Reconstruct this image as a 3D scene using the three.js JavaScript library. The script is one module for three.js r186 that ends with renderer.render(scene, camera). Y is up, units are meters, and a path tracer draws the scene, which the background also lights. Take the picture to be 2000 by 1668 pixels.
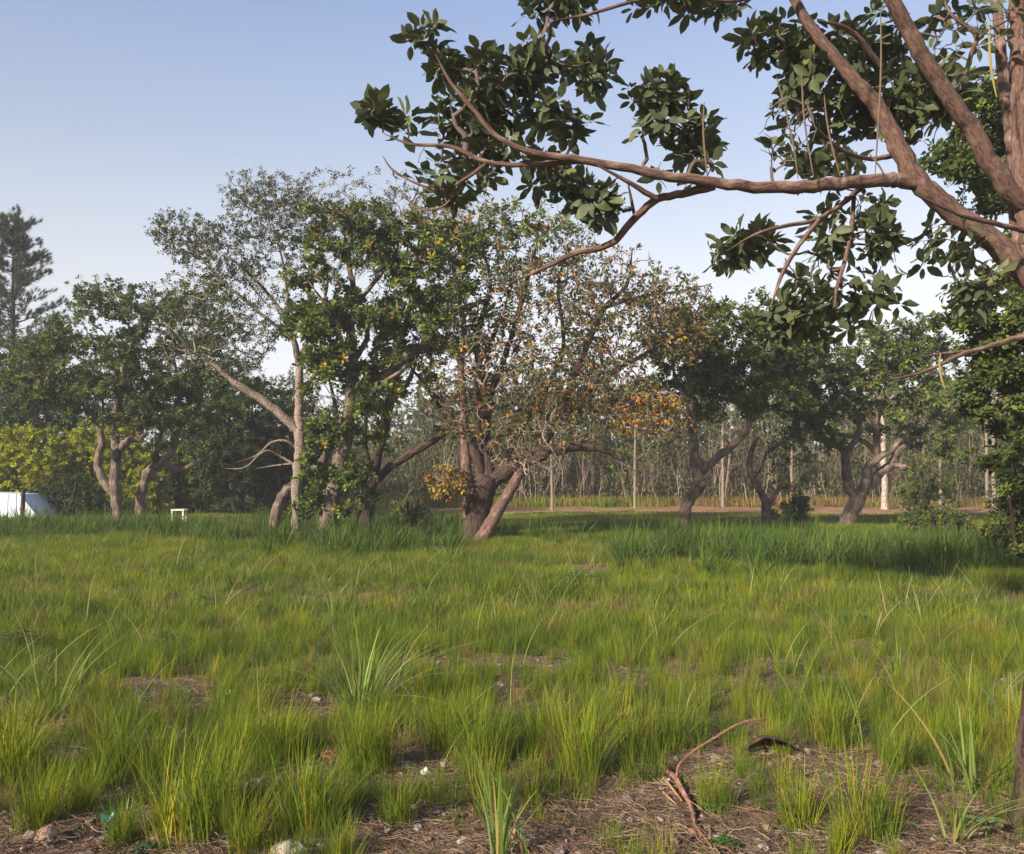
import * as THREE from 'three';

// ---------------------------------------------------------------- camera, sky, sun, exposure
const F = 1602, PITCH = Math.atan(91 / F), EYE = 1.6;           // photograph 2000 x 1668: focal length and tilt in its pixels
const scene = new THREE.Scene();
const camera = new THREE.PerspectiveCamera(2 * Math.atan(834 / F) * 180 / Math.PI, 1024 / 854, 0.05, 900);
camera.position.set(0, EYE, 0);
camera.rotation.x = PITCH;

const renderer = new THREE.WebGLRenderer({ antialias: true });
renderer.toneMapping = THREE.LinearToneMapping;
renderer.toneMappingExposure = 1.75;
renderer.shadowMap.enabled = true;

const SUN_AZ = -2.32, SUN_EL = 0.46;                            // from the left and a little behind the camera, low
const sunDir = new THREE.Vector3(Math.sin(SUN_AZ) * Math.cos(SUN_EL), Math.sin(SUN_EL), -Math.cos(SUN_AZ) * Math.cos(SUN_EL));
{
  const W = 512, H = 256, data = new Float32Array(W * H * 4);
  const stops = [[-90, .30, .29, .26], [-4, .62, .62, .61], [2, 1.05, 1.06, 1.08], [8, .97, 1.0, 1.06], [13, .82, .87, .96], [21, .53, .63, .82], [30, .345, .455, .72], [45, .27, .38, .66], [90, .19, .29, .57]];
  for (let j = 0; j < H; j++) {
    const el = ((j + .5) / H - .5) * 180;
    let k = 0; while (k < stops.length - 2 && el > stops[k + 1][0]) k++;
    const a = stops[k], b = stops[k + 1], t = THREE.MathUtils.clamp((el - a[0]) / (b[0] - a[0]), 0, 1);
    for (let i = 0; i < W; i++) {
      const az = ((i + .5) / W - .5) * 2 * Math.PI, dx = Math.cos(az), dz = Math.sin(az);
      const east = .5 + .5 * (dx * .80 + dz * -.60);             // the paler, hazier half of the sky lies to the right
      const f = 1 + .62 * (east - .62);
      const o = (j * W + i) * 4;
      for (let c = 0; c < 3; c++) data[o + c] = (a[c + 1] * (1 - t) + b[c + 1] * t) * (el > -4 ? f : 1) * .545;
      data[o + 3] = 1;
    }
  }
  const sky = new THREE.DataTexture(data, W, H, THREE.RGBAFormat, THREE.FloatType);
  sky.mapping = THREE.EquirectangularReflectionMapping;
  sky.magFilter = THREE.LinearFilter; sky.minFilter = THREE.LinearFilter; sky.wrapS = THREE.RepeatWrapping;
  sky.needsUpdate = true;
  scene.background = sky; scene.environment = sky;
}
const sun = new THREE.DirectionalLight(new THREE.Color(1, .87, .70), 5);
sun.position.copy(sunDir).multiplyScalar(120);
sun.castShadow = true; sun.shadow.radius = 5;
Object.assign(sun.shadow.camera, { left: -60, right: 60, top: 40, bottom: -40, near: 1, far: 300 });
sun.shadow.mapSize.set(2048, 2048);
scene.add(sun);
scene.fog = new THREE.FogExp2(new THREE.Color(.88, .92, 1), .0015);

// ---------------------------------------------------------------- helpers
const V3 = THREE.Vector3, { clamp, smoothstep, lerp } = THREE.MathUtils;
const V = (x, y, z) => new V3(x, y, z);
function rng(seed) { let s = seed | 0; return () => { s = (s + 0x6d2b79f5) | 0; let t = Math.imul(s ^ (s >>> 15), 1 | s); t = (t + Math.imul(t ^ (t >>> 7), 61 | t)) ^ t; return ((t ^ (t >>> 14)) >>> 0) / 4294967296; }; }
const hash = (i, j) => { let h = Math.imul(i, 374761393) + Math.imul(j, 668265263) | 0; h = Math.imul(h ^ (h >>> 13), 1274126177); return ((h ^ (h >>> 16)) >>> 0) / 4294967296; };
function vnoise(x, y) { const i = Math.floor(x), j = Math.floor(y), u = x - i, v = y - j, s = u * u * (3 - 2 * u), t = v * v * (3 - 2 * v); return lerp(lerp(hash(i, j), hash(i + 1, j), s), lerp(hash(i, j + 1), hash(i + 1, j + 1), s), t); }
const fbm = (x, y) => .5 * vnoise(x, y) + .28 * vnoise(x * 2.1 + 7, y * 2.1 + 3) + .15 * vnoise(x * 4.3 + 1, y * 4.3 + 9) + .07 * vnoise(x * 9.1, y * 9.1 + 5);

// a point at a given distance in front of the camera's station, and a point of the ground
const CP = Math.cos(PITCH), SP = Math.sin(PITCH);
function at(px, py, d) { const x = (px - 1000) / F, y = (834 - py) / F, k = d / (CP - y * SP); return V(x * k, EYE + (y * CP + SP) * k, -d); }
const gh = (x, z) => (fbm(x * .35 + 40, z * .35 + 40) - .5) * .16 + (fbm(x * 1.7, z * 1.7 + 20) - .5) * .05 - .02;
function ground(px, py) { const y = (834 - py) / F, k = EYE / -(y * CP + SP), d = k * (CP - y * SP), x = (px - 1000) / F * k; return V(x, gh(x, -d), -d); }

const taken = new Map();
function numbered(name) { const n = taken.get(name) ?? 0; taken.set(name, n + 1); return n ? name + '_' + String(n).padStart(3, '0') : name; }
function tag(o, label, category, group, kind) { o.userData.label = label; if (category) o.userData.category = category; if (group) o.userData.group = group; if (kind) o.userData.kind = kind; return o; }
function thing(name, label, category, pos = V(0, 0, 0), group) { const g = new THREE.Group(); g.name = numbered(name); g.position.copy(pos); scene.add(g); return tag(g, label, category, group); }
function part(name, geo, mat, parent, kind) { const m = new THREE.Mesh(geo, mat); m.name = name; parent.add(m); if (kind) m.userData.kind = kind; return m; }

class GB {                                                       // a small geometry builder
  constructor() { this.p = []; this.u = []; this.c = []; this.i = []; this.n = 0; }
  v(x, y, z, u = 0, w = 0, c) { this.p.push(x, y, z); this.u.push(u, w); if (c) this.c.push(c[0], c[1], c[2]); return this.n++; }
  t(a, b, c) { this.i.push(a, b, c); }
  geo() {
    const g = new THREE.BufferGeometry();
    g.setAttribute('position', new THREE.Float32BufferAttribute(this.p, 3));
    g.setAttribute('uv', new THREE.Float32BufferAttribute(this.u, 2));
    if (this.c.length) g.setAttribute('color', new THREE.Float32BufferAttribute(this.c, 3));
    g.setIndex(this.i); g.computeVertexNormals(); return g;
  }
}
const T0 = V(), N0 = V(), B0 = V();
// a tapered, slightly knotty tube along points (radius per point)
function tube(b, pts, rad, sides, knot = 0, o = V(0, 0, 0), seed = 0, cap = false) {
  const n = pts.length; let N = null, len = 0;
  const turns = Math.max(1, Math.round(2 * Math.PI * rad[0] / .35)), first = b.n;
  for (let k = 0; k < n; k++) {
    const p = pts[k];
    T0.copy(pts[Math.min(k + 1, n - 1)]).sub(pts[Math.max(k - 1, 0)]).normalize();
    if (!N) { N = Math.abs(T0.y) > .8 ? V(1, 0, 0) : V(0, 1, 0); }
    N.addScaledVector(T0, -N.dot(T0)); if (N.lengthSq() < 1e-6) N.set(.3, .1, .9).addScaledVector(T0, -T0.z); N.normalize();
    B0.copy(T0).cross(N);
    if (k) len += p.distanceTo(pts[k - 1]);
    for (let s = 0; s <= sides; s++) {
      const a = s / sides * 2 * Math.PI, aa = (s % sides) / sides * 6;
      let r = rad[k];
      if (knot) r *= 1 + knot * ((fbm(aa * 1.3 + seed, len * 3 / Math.max(.15, rad[0] * 6) + seed * 3) - .5) * 1.5 + (vnoise(aa * 2.2 + seed, len * 9) - .5) * .4);
      const ca = Math.cos(a) * r, sa = Math.sin(a) * r;
      b.v(p.x + N.x * ca + B0.x * sa - o.x, p.y + N.y * ca + B0.y * sa - o.y, p.z + N.z * ca + B0.z * sa - o.z, s / sides * turns, len / .5);
    }
  }
  for (let k = 0; k < n - 1; k++) for (let s = 0; s < sides; s++) {
    const q = first + k * (sides + 1) + s, w = q + sides + 1;
    b.t(q, w, q + 1); b.t(q + 1, w, w + 1);
  }
  if (cap) { const e = pts[n - 1], c = b.v(e.x - o.x, e.y - o.y, e.z - o.z, .5, len / .5), q = first + (n - 1) * (sides + 1); for (let s = 0; s < sides; s++) b.t(q + s, c, q + s + 1); }
}
// one leaf: three columns of vertices, folded along the midrib and curved
const LEAF = { obovate: [[0, .06], [.3, .45], [.62, 1], [.86, .72], [1, 0]], lance: [[0, .06], [.25, .7], [.5, 1], [.78, .6], [1, 0]], oval: [[0, .06], [.22, .7], [.5, 1], [.78, .7], [1, 0]] };
function leaf(b, o, dir, up, len, wid, curl, c, shape = LEAF.oval, fold = .22) {
  const d = dir.clone().normalize(), s = d.clone().cross(up).normalize(); if (s.lengthSq() < .1) s.set(1, 0, 0);
  const nrm = s.clone().cross(d).normalize(); let last = null;
  for (const [t, w] of shape) {
    const q = curl * len * t * t, x = o.x + d.x * len * t, y = o.y + d.y * len * t - q, z = o.z + d.z * len * t, h = w * wid / 2, e = fold * h;
    const row = w === 0 ? [b.v(x, y, z, .5, t, c)] : [b.v(x - s.x * h + nrm.x * e, y - s.y * h + nrm.y * e, z - s.z * h + nrm.z * e, 0, t, c), b.v(x, y, z, .5, t, c), b.v(x + s.x * h + nrm.x * e, y + s.y * h + nrm.y * e, z + s.z * h + nrm.z * e, 1, t, c)];
    if (last) {
      if (row.length === 3) { for (const k of [0, 1]) { b.t(last[k], last[k + 1], row[k]); b.t(last[k + 1], row[k + 1], row[k]); } }
      else { b.t(last[0], last[1], row[0]); b.t(last[1], last[2], row[0]); }
    }
    last = row;
  }
}
function tone(r, spread, warm = 0) { const k = 1 + (r() - .5) * spread, w = (r() - .5) * warm; return [k * (1 + w), k, k * (1 - w)]; }
// a spray of leaves about the y axis
function spray(seed, { n = 7, len = .13, wid = .055, tilt = [.4, 1.4], curl = .15, shape = LEAF.obovate, stalk = .02, rise = .03, spread = .4, fold = .22 }) {
  const r = rng(seed), b = new GB();
  for (let k = 0; k < n; k++) {
    const a = k * 2.4 + r() * .7, ti = lerp(tilt[0], tilt[1], (k + r()) / n), dir = V(Math.sin(ti) * Math.cos(a), Math.cos(ti), Math.sin(ti) * Math.sin(a));
    const L = len * (.65 + r() * .5), up = V(Math.cos(a) * -Math.cos(ti), Math.sin(ti), Math.sin(a) * -Math.cos(ti)).add(V(r() - .5, 0, r() - .5).multiplyScalar(.7));
    leaf(b, V(dir.x * stalk, (1 - k / n) * rise + dir.y * stalk, dir.z * stalk), dir, up, L, wid * (.75 + r() * .4), curl * (.4 + r() * 1.2), tone(r, spread, .25), shape, fold);
  }
  return b.geo();
}
function instanced(name, geo, mat, list, parent, kind = 'stuff') {     // list: {p, q, s, c}
  const m = new THREE.InstancedMesh(geo, mat, list.length), M = new THREE.Matrix4(), S = V(), C = new THREE.Color();
  list.forEach((e, k) => { M.compose(e.p, e.q, typeof e.s === 'number' ? S.set(e.s, e.s, e.s) : e.s); m.setMatrixAt(k, M); m.setColorAt(k, C.setRGB(e.c[0], e.c[1], e.c[2])); });
  m.name = name; m.userData.kind = kind; m.frustumCulled = false; parent.add(m); return m;
}
const UP = V(0, 1, 0);
function aim(dir, spin) { const q = new THREE.Quaternion().setFromUnitVectors(UP, dir.clone().normalize()); return q.multiply(new THREE.Quaternion().setFromAxisAngle(UP, spin)); }
function pick(r, pal) { let s = 0; for (const e of pal) s += e[3]; let t = r() * s; for (const e of pal) { t -= e[3]; if (t <= 0) { const k = .8 + r() * .4; return [e[0] * k, e[1] * k, e[2] * k]; } } return pal[0]; }

// ---------------------------------------------------------------- materials
function barkTexture(seed, base, dark, light, stretch, flake) {
  const W = 256, H = 256, d = new Uint8Array(W * H * 4), bump = new Uint8Array(W * H * 4), wrapn = (x, y, px, py) => { // tiling noise
    const i = Math.floor(x), j = Math.floor(y), u = x - i, v = y - j, s = u * u * (3 - 2 * u), t = v * v * (3 - 2 * v), m = (a, n) => ((a % n) + n) % n;
    return lerp(lerp(hash(m(i, px) + seed, m(j, py)), hash(m(i + 1, px) + seed, m(j, py)), s), lerp(hash(m(i, px) + seed, m(j + 1, py)), hash(m(i + 1, px) + seed, m(j + 1, py)), s), t);
  };
  for (let y = 0; y < H; y++) for (let x = 0; x < W; x++) {
    const u = x / W, v = y / H, wob = wrapn(u * 4, v * 4, 4, 4) * .5;
    const ridge = wrapn((u + wob * .06) * 16, v * 16 / stretch, 16, Math.max(1, Math.round(16 / stretch))), fine = wrapn(u * 48, v * 32, 48, 32), patch = wrapn(u * 3, v * 3, 3, 3) * .6 + wrapn(u * 9, v * 9, 9, 9) * .4;
    const k = ridge * .6 + fine * .4, o = (y * W + x) * 4, pale = smoothstep(patch, .62, .74) * flake;
    for (let c = 0; c < 3; c++) d[o + c] = clamp(lerp(lerp(dark[c], base[c], smoothstep(k, .12, .7)), light[c], clamp(pale + (fine > .86 ? .35 : 0), 0, 1)), 0, 255);
    const hgt = clamp((ridge * .75 + fine * .25) * 255, 0, 255); d[o + 3] = 255; bump[o] = bump[o + 1] = bump[o + 2] = hgt; bump[o + 3] = 255;
  }
  const mk = (arr, srgb) => { const t = new THREE.DataTexture(arr, W, H); t.wrapS = t.wrapT = THREE.RepeatWrapping; t.magFilter = THREE.LinearFilter; t.minFilter = THREE.LinearMipmapLinearFilter; t.generateMipmaps = true; if (srgb) t.colorSpace = THREE.SRGBColorSpace; t.needsUpdate = true; return t; };
  return new THREE.MeshStandardMaterial({ map: mk(d, true), bumpMap: mk(bump, false), bumpScale: .02, roughness: .95 });
}
const BARK = {
  grey: barkTexture(11, [134, 117, 104], [72, 59, 51], [170, 156, 142], 5, .35),
  pale: barkTexture(23, [158, 142, 129], [104, 86, 75], [202, 191, 180], .5, .8),
  dark: barkTexture(37, [80, 62, 52], [36, 27, 22], [108, 90, 78], 6, .3),
  red: barkTexture(51, [116, 90, 79], [76, 56, 48], [150, 128, 116], 2, .5),
  white: barkTexture(61, [196, 182, 166], [124, 100, 84], [232, 224, 214], .4, 1),
};
BARK.red.bumpScale = .008;
const stdMat = (o) => new THREE.MeshStandardMaterial({ roughness: .9, ...o });
const TWIG = { grey: stdMat({ color: new THREE.Color(.25, .20, .17) }), brown: stdMat({ color: new THREE.Color(.19, .135, .105) }), pale: stdMat({ color: new THREE.Color(.36, .31, .27) }), red: stdMat({ color: new THREE.Color(.27, .195, .16) }), dark: stdMat({ color: new THREE.Color(.12, .09, .078) }) };
const leafMat = (t = .35, rough = .75) => new THREE.MeshPhysicalMaterial({ color: 0xffffff, vertexColors: true, roughness: rough, transmission: t, thickness: 0, specularIntensity: .3 });
const LEAFM = leafMat(.35, .85), GRASSM = leafMat(.4, 1), DRYM = stdMat({ vertexColors: true, roughness: 1 });

// ---------------------------------------------------------------- trees
function makeTree(o) {
  const { name, label, category = 'tree', group, depth, limbs, crown = [], seed, bark = 'grey', twig = 'grey', tip = .0045, wob = .16, bare = 0, step = .16, leafOpt = {}, palette, variants = 3, size = 1, upBias = .5, minH = .25, knot = .28, toward } = o;
  const r = rng(seed), NX = [], NY = [], NZ = [], PA = [], DX = [], DY = [], DZ = [], RF = [], start = [];
  const base = limbs[0].pts[0], root = V((base[0] - 1000) / F * depth, 0, -depth); root.y = gh(root.x, root.z) - .03;
  const t = thing(name, label, category, root, group);
  const kx = depth / F;
  limbs.forEach((l, li) => {
    const P = l.pts.map((q, k) => { const dz = (q[3] ?? lerp(l.z0 ?? 0, l.z1 ?? (li ? (r() - .5) * 1.6 * (o.zs ?? 1) : 0), k / (l.pts.length - 1))); return at(q[0], q[1], depth + dz); });
    if (li === 0 || l.root) { const g0 = P[0]; g0.y = gh(g0.x, g0.z) - .12; }
    const R = l.pts.map((q, k) => q[2] * kx * (k === l.pts.length - 1 && q[2] < 7 ? .4 : 1)), curve = new THREE.CatmullRomCurve3(P, false, 'centripetal'), L = curve.getLength(), n = Math.max(4, Math.ceil(L / (step * .8))), pts = curve.getPoints(n), rad = [];
    const ts = []; { let acc = [0]; for (let k = 1; k < P.length; k++) acc.push(acc[k - 1] + 1); for (let k = 0; k <= n; k++) ts.push(k / n * (P.length - 1)); }
    for (let k = 0; k <= n; k++) { const a = Math.min(P.length - 2, Math.floor(ts[k])), f = ts[k] - a; rad.push(lerp(R[a], R[a + 1], f)); if (k && k < n && rad[k] > .02) pts[k].add(V(r() - .5, r() - .5, r() - .5).multiplyScalar(Math.min(.05, rad[k] * .35))); }
    if (li === 0 || l.root) { rad[0] *= 1.35; if (n > 6) rad[1] *= 1.12; }
    const b = new GB(); tube(b, pts, rad, rad[0] > .06 ? 12 : 7, l.smooth ? .12 : knot, root, li * 7.3 + seed, true);
    const m = part(li === 0 || l.root ? 'trunk' : 'limb', b.geo(), BARK[l.bark ?? bark], t);
    if (l.label) m.userData.label = l.label;
    let prev = -1;
    for (let k = 0; k <= n; k++) {
      const id = NX.length, T = pts[Math.min(n, k + 1)].clone().sub(pts[Math.max(0, k - 1)]).normalize();
      NX.push(pts[k].x); NY.push(pts[k].y); NZ.push(pts[k].z); PA.push(prev); DX.push(T.x); DY.push(T.y); DZ.push(T.z); RF.push(rad[k]); start.push(0); prev = id;
    }
  });
  const limbN = NX.length;
  // places that twigs grow towards
  const want = [];
  crown.forEach((c) => {
    const [cx, cy, rx, ry, n, rz = null, dz = 0, opt = {}] = c, C = at(cx, cy, depth + dz), ax = rx * kx, ay = ry * kx, az = rz ?? Math.max(ax, ay) * .95;
    const inClump = o.clump && !opt.loose ? 8 : 1; let mid = null;
    for (let k = 0; k < n; k++) {
      if (k % inClump === 0) {
        let x, y, z, q; do { x = r() * 2 - 1; y = r() * 2 - 1; z = r() * 2 - 1; q = x * x + y * y + z * z; } while (q > 1);
        const g = Math.pow(q, -.12) * (.85 + r() * .3);
        mid = V(C.x + x * ax * g, C.y + y * ay * g, C.z + z * az * g);
      }
      const p = mid.clone(); if (inClump > 1) p.add(V(r() + r() - 1, (r() + r() - 1) * .7, r() + r() - 1).multiplyScalar(o.clump));
      if (p.y < minH) continue;
      let best = 1e9; for (let i = 0; i < limbN; i++) { const d = (NX[i] - p.x) ** 2 + (NY[i] - p.y) ** 2 + (NZ[i] - p.z) ** 2; if (d < best) best = d; }
      want.push({ p, d: best, bare: opt.bare ?? bare, pal: opt.palette ?? palette, opt });
    }
  });
  want.sort((a, b) => a.d - b.d);
  const tips = [], skipLow = o.skipLow ?? .8;
  for (const w of want) {
    let best = 1e9, bi = -1; const p = w.p;
    for (let i = 0; i < NX.length; i++) {
      if (i < limbN && RF[i] > .3) continue;
      if (i < limbN && NY[i] < skipLow) continue;
      const dx = p.x - NX[i], dy = p.y - NY[i], dz = p.z - NZ[i], d2 = dx * dx + dy * dy + dz * dz; if (d2 > best * 1.7) continue;
      const d = Math.sqrt(d2) + 1e-6, al = (dx * DX[i] + dy * DY[i] + dz * DZ[i]) / d, cost = d2 * (1.35 - .35 * al) * (1 + (dy < 0 ? .25 : 0));
      if (cost < best) { best = cost; bi = i; }
    }
    const q = V(NX[bi], NY[bi], NZ[bi]), d = q.distanceTo(p), n = Math.max(1, Math.ceil(d / step)), D = V(DX[bi], DY[bi], DZ[bi]);
    const ctl = q.clone().addScaledVector(D, d * .38).lerp(p, .25).add(V((r() - .5), (r() - .3), (r() - .5)).multiplyScalar(d * wob * 2));
    let prev = bi, pq = q;
    for (let k = 1; k <= n; k++) {
      const f = k / n, a = (1 - f) * (1 - f), bb = 2 * f * (1 - f), c = f * f;
      const s = V(q.x * a + ctl.x * bb + p.x * c, q.y * a + ctl.y * bb + p.y * c, q.z * a + ctl.z * bb + p.z * c);
      if (k < n) s.add(V(r() - .5, r() - .5, r() - .5).multiplyScalar(step * wob * 1.6));
      const T = s.clone().sub(pq).normalize(), id = NX.length;
      NX.push(s.x); NY.push(s.y); NZ.push(s.z); PA.push(prev); DX.push(T.x); DY.push(T.y); DZ.push(T.z); RF.push(0); prev = id; pq = s;
    }
    w.id = prev; tips.push(w);
  }
  // twig thickness from what each carries, then one mesh of tapered twigs
  const N = NX.length, W2 = new Float64Array(N), kids = Array.from({ length: N }, () => []);
  const E = 2.1, tipE = Math.pow(tip, E);
  for (let i = N - 1; i >= limbN; i--) { if (!W2[i]) W2[i] = tipE; W2[i] += tipE * .06; kids[PA[i]].push(i); if (PA[i] >= limbN) W2[PA[i]] += W2[i]; }
  const rad = (i) => i < limbN ? RF[i] : Math.pow(W2[i], 1 / E);
  const b = new GB(), stack = [];
  for (let i = 0; i < limbN; i++) for (const k of kids[i]) stack.push([i, k]);
  while (stack.length) {
    const [from, first] = stack.pop(), pts = [V(NX[from], NY[from], NZ[from])], rr = [Math.min(rad(from), rad(first) * 1.15)];
    let k = first;
    for (;;) {
      pts.push(V(NX[k], NY[k], NZ[k])); rr.push(rad(k));
      const c = kids[k]; if (!c.length) break;
      let m = c[0]; for (const e of c) if (W2[e] > W2[m]) m = e;
      for (const e of c) if (e !== m) stack.push([k, e]);
      k = m;
    }
    rr[rr.length - 1] *= .6;
    tube(b, pts, rr, rr[0] > .025 ? 6 : rr[0] > .01 ? 4 : 3, 0, root);
  }
  if (b.n) part('twigs', b.geo(), o.twigBark ? BARK[o.twigBark] : TWIG[twig], t, 'stuff');
  // foliage
  const lists = Array.from({ length: variants }, () => []);
  const per = o.per ?? 1;
  for (const w of tips) {
    const along = o.along ?? 0;
    const put = (i, sc) => {
      const dir = V(DX[i], DY[i], DZ[i]).lerp(w.opt.hang ? V(0, -1, 0) : UP, w.opt.hang ?? upBias).add(V(r() - .5, r() - .5, r() - .5).multiplyScalar(.7)); if (dir.lengthSq() < .01) dir.set(0, 1, 0);
      lists[Math.floor(r() * variants)].push({ p: V(NX[i] - root.x, NY[i] - root.y, NZ[i] - root.z), q: aim(dir, r() * 6.28), s: size * (.7 + r() * .6) * sc, c: pick(r, w.pal), w });
    };
    if (r() < w.bare) continue;
    put(w.id, 1);
    for (let k = 1; k < per; k++) { const i = w.id; put(i, .8); const e = lists[0]; }
    let i = PA[w.id]; for (let k = 0; k < along && i >= limbN; k++, i = PA[i]) put(i, .85);
  }
  if (o.take) o.take(t, lists, root);
  else lists.forEach((l, k) => { if (l.length) instanced('foliage', spray(seed * 13 + k, leafOpt), o.mat ?? LEAFM, l, t); });
  return t;
}

// palettes: linear base colours and weights
const PAL = {
  cashew: [[.09, .125, .028, 5], [.13, .18, .034, 3], [.20, .25, .04, 1.6], [.30, .22, .03, .12], [.36, .14, .03, .06]],
  fresh: [[.08, .115, .026, 5], [.13, .18, .03, 3], [.23, .29, .04, 1.7], [.45, .32, .03, .2], [.42, .15, .03, .1]],
  grey: [[.075, .095, .04, 5], [.095, .12, .045, 3], [.13, .15, .05, 1], [.2, .13, .04, .15]],
  rust: [[.16, .125, .045, 3], [.115, .125, .04, 3.5], [.24, .15, .055, 2], [.42, .19, .04, .5], [.46, .30, .04, .4], [.12, .16, .035, 2.5]],
  rustgreen: [[.08, .125, .025, 4], [.125, .18, .03, 3], [.18, .15, .04, 1.3], [.34, .16, .03, .4], [.4, .3, .03, .25]],
  hot: [[.44, .22, .03, 2], [.40, .14, .025, 1.3], [.42, .33, .04, 2], [.14, .12, .035, 5]],
  big: [[.075, .10, .042, 5], [.10, .125, .048, 4], [.145, .16, .05, 1.4]],
  right: [[.07, .105, .022, 4], [.10, .15, .026, 3], [.18, .21, .035, 1.6]],
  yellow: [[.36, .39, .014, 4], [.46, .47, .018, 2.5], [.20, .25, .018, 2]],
  dark: [[.05, .075, .02, 5], [.07, .105, .024, 3], [.11, .15, .03, 1.3]],
  wood: [[.125, .14, .035, 4], [.16, .14, .055, 2.5], [.10, .15, .03, 4], [.24, .19, .07, 1]],
};
const P = (...a) => ({ pts: a });
const X = (l, o) => Object.assign(l, o);

makeTree({ name: 'gnarled_tree', label: 'gnarled tree with a forked trunk and a stem curving left, before the yellow shrub', depth: 26, seed: 1, bark: 'grey', palette: PAL.cashew, clump: .42,
  limbs: [P([230, 1030, 10], [228, 990, 9], [225, 950, 10], [226, 915, 9], [230, 885, 9], [236, 866, 8]), X(P([222, 965, 7], [206, 945, 8], [193, 915, 8], [192, 890, 7], [200, 862, 7], [190, 832, 6], [176, 812, 5], [150, 770, 4]), { z1: .5 }),
    X(P([232, 884, 8], [246, 864, 7], [262, 856, 7], [277, 853, 6], [268, 835, 5], [276, 800, 5], [262, 750, 4]), { z1: -.4 }), P([228, 880, 8], [221, 840, 7], [232, 785, 6], [240, 725, 5], [225, 660, 3]), P([277, 853, 5], [285, 846, 4])],
  crown: [[245, 630, 120, 80, 400], [170, 720, 140, 80, 430], [85, 735, 90, 85, 300], [245, 780, 130, 65, 360], [120, 650, 60, 40, 90]], leafOpt: { len: .14, wid: .065 }, along: 2 });
makeTree({ name: 'gnarled_tree', label: 'gnarled tree with an S-bent trunk arching right, beside the forked trunk', depth: 27, seed: 2, bark: 'grey', palette: PAL.cashew, clump: .42,
  limbs: [P([276, 1030, 11], [275, 1000, 10], [279, 955, 9], [288, 925, 9], [310, 906, 9], [333, 884, 8], [343, 855, 7], [346, 815, 6], [350, 760, 5], [340, 700, 4]), P([322, 907, 7], [345, 916, 6], [372, 910, 5], [410, 890, 3]), P([308, 900, 5], [304, 872, 4], [315, 845, 4], [300, 800, 3])],
  crown: [[350, 700, 120, 90, 460], [390, 620, 95, 70, 320], [350, 800, 110, 60, 300], [440, 760, 80, 60, 200]], leafOpt: { len: .14, wid: .065 }, along: 2 });
makeTree({ name: 'slender_tree', label: 'slender tree with a straight pale ringed trunk and a long bare limb reaching left', depth: 20.5, seed: 3, bark: 'pale', twig: 'pale', palette: PAL.grey, bare: .3, wob: .13, knot: .12, tip: .0044,
  limbs: [P([581, 1080, 10], [579, 1040, 9], [578, 1000, 9], [582, 930, 11], [585, 885, 11], [584, 845, 11]), X(P([582, 840, 9], [530, 795, 8], [470, 755, 7], [420, 715, 5], [365, 680, 4]), { z1: -.5 }),
    P([586, 848, 10], [584, 790, 9], [585, 740, 8], [580, 690, 6.5], [560, 630, 4.5], [520, 570, 3.2], [470, 520, 2.2], [400, 470, 1.2]), P([583, 705, 5], [615, 630, 3.6], [640, 550, 2.6], [620, 470, 1.8], [610, 420, 1]), P([576, 665, 4], [500, 605, 3], [430, 545, 2.2], [370, 480, 1.5], [330, 440, 1]), P([560, 640, 4], [560, 560, 2.6], [545, 480, 1.8], [520, 400, 1]),
    P([580, 875, 3], [560, 862, 2.5], [535, 862, 2.2], [500, 890, 1.8], [455, 905, 1.2]), P([579, 910, 2.5], [550, 893, 2.2], [520, 880, 1.8], [480, 912, 1.4], [440, 915, 1]), P([579, 905, 2], [545, 908, 1.6], [500, 915, 1]), P([590, 760, 5], [640, 700, 4], [680, 600, 3], [700, 500, 2])],
  crown: [[360, 460, 70, 45, 272], [430, 500, 100, 60, 416], [540, 420, 110, 70, 528], [620, 470, 120, 90, 528], [480, 600, 120, 90, 512], [335, 590, 55, 45, 112], [520, 375, 95, 40, 256, null, 0, { bare: .75 }], [680, 380, 110, 45, 240, null, 0, { bare: .75 }], [700, 450, 80, 60, 320], [420, 680, 110, 70, 416]],
  leafOpt: { n: 6, len: .085, wid: .036, tilt: [.3, 1.3] }, along: 2 });
makeTree({ name: 'leaning_trunk', label: 'bare leaning trunk curving up to the right behind the pale ringed trunk', depth: 21.2, seed: 4, bark: 'grey', palette: PAL.fresh,
  limbs: [P([524, 1062, 11], [534, 1025, 11], [545, 985, 11], [560, 958, 10], [585, 938, 9], [625, 905, 8], [650, 860, 7], [655, 800, 5], [640, 730, 4])], crown: [[640, 720, 60, 60, 60]], leafOpt: { len: .13, wid: .065 } });
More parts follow.
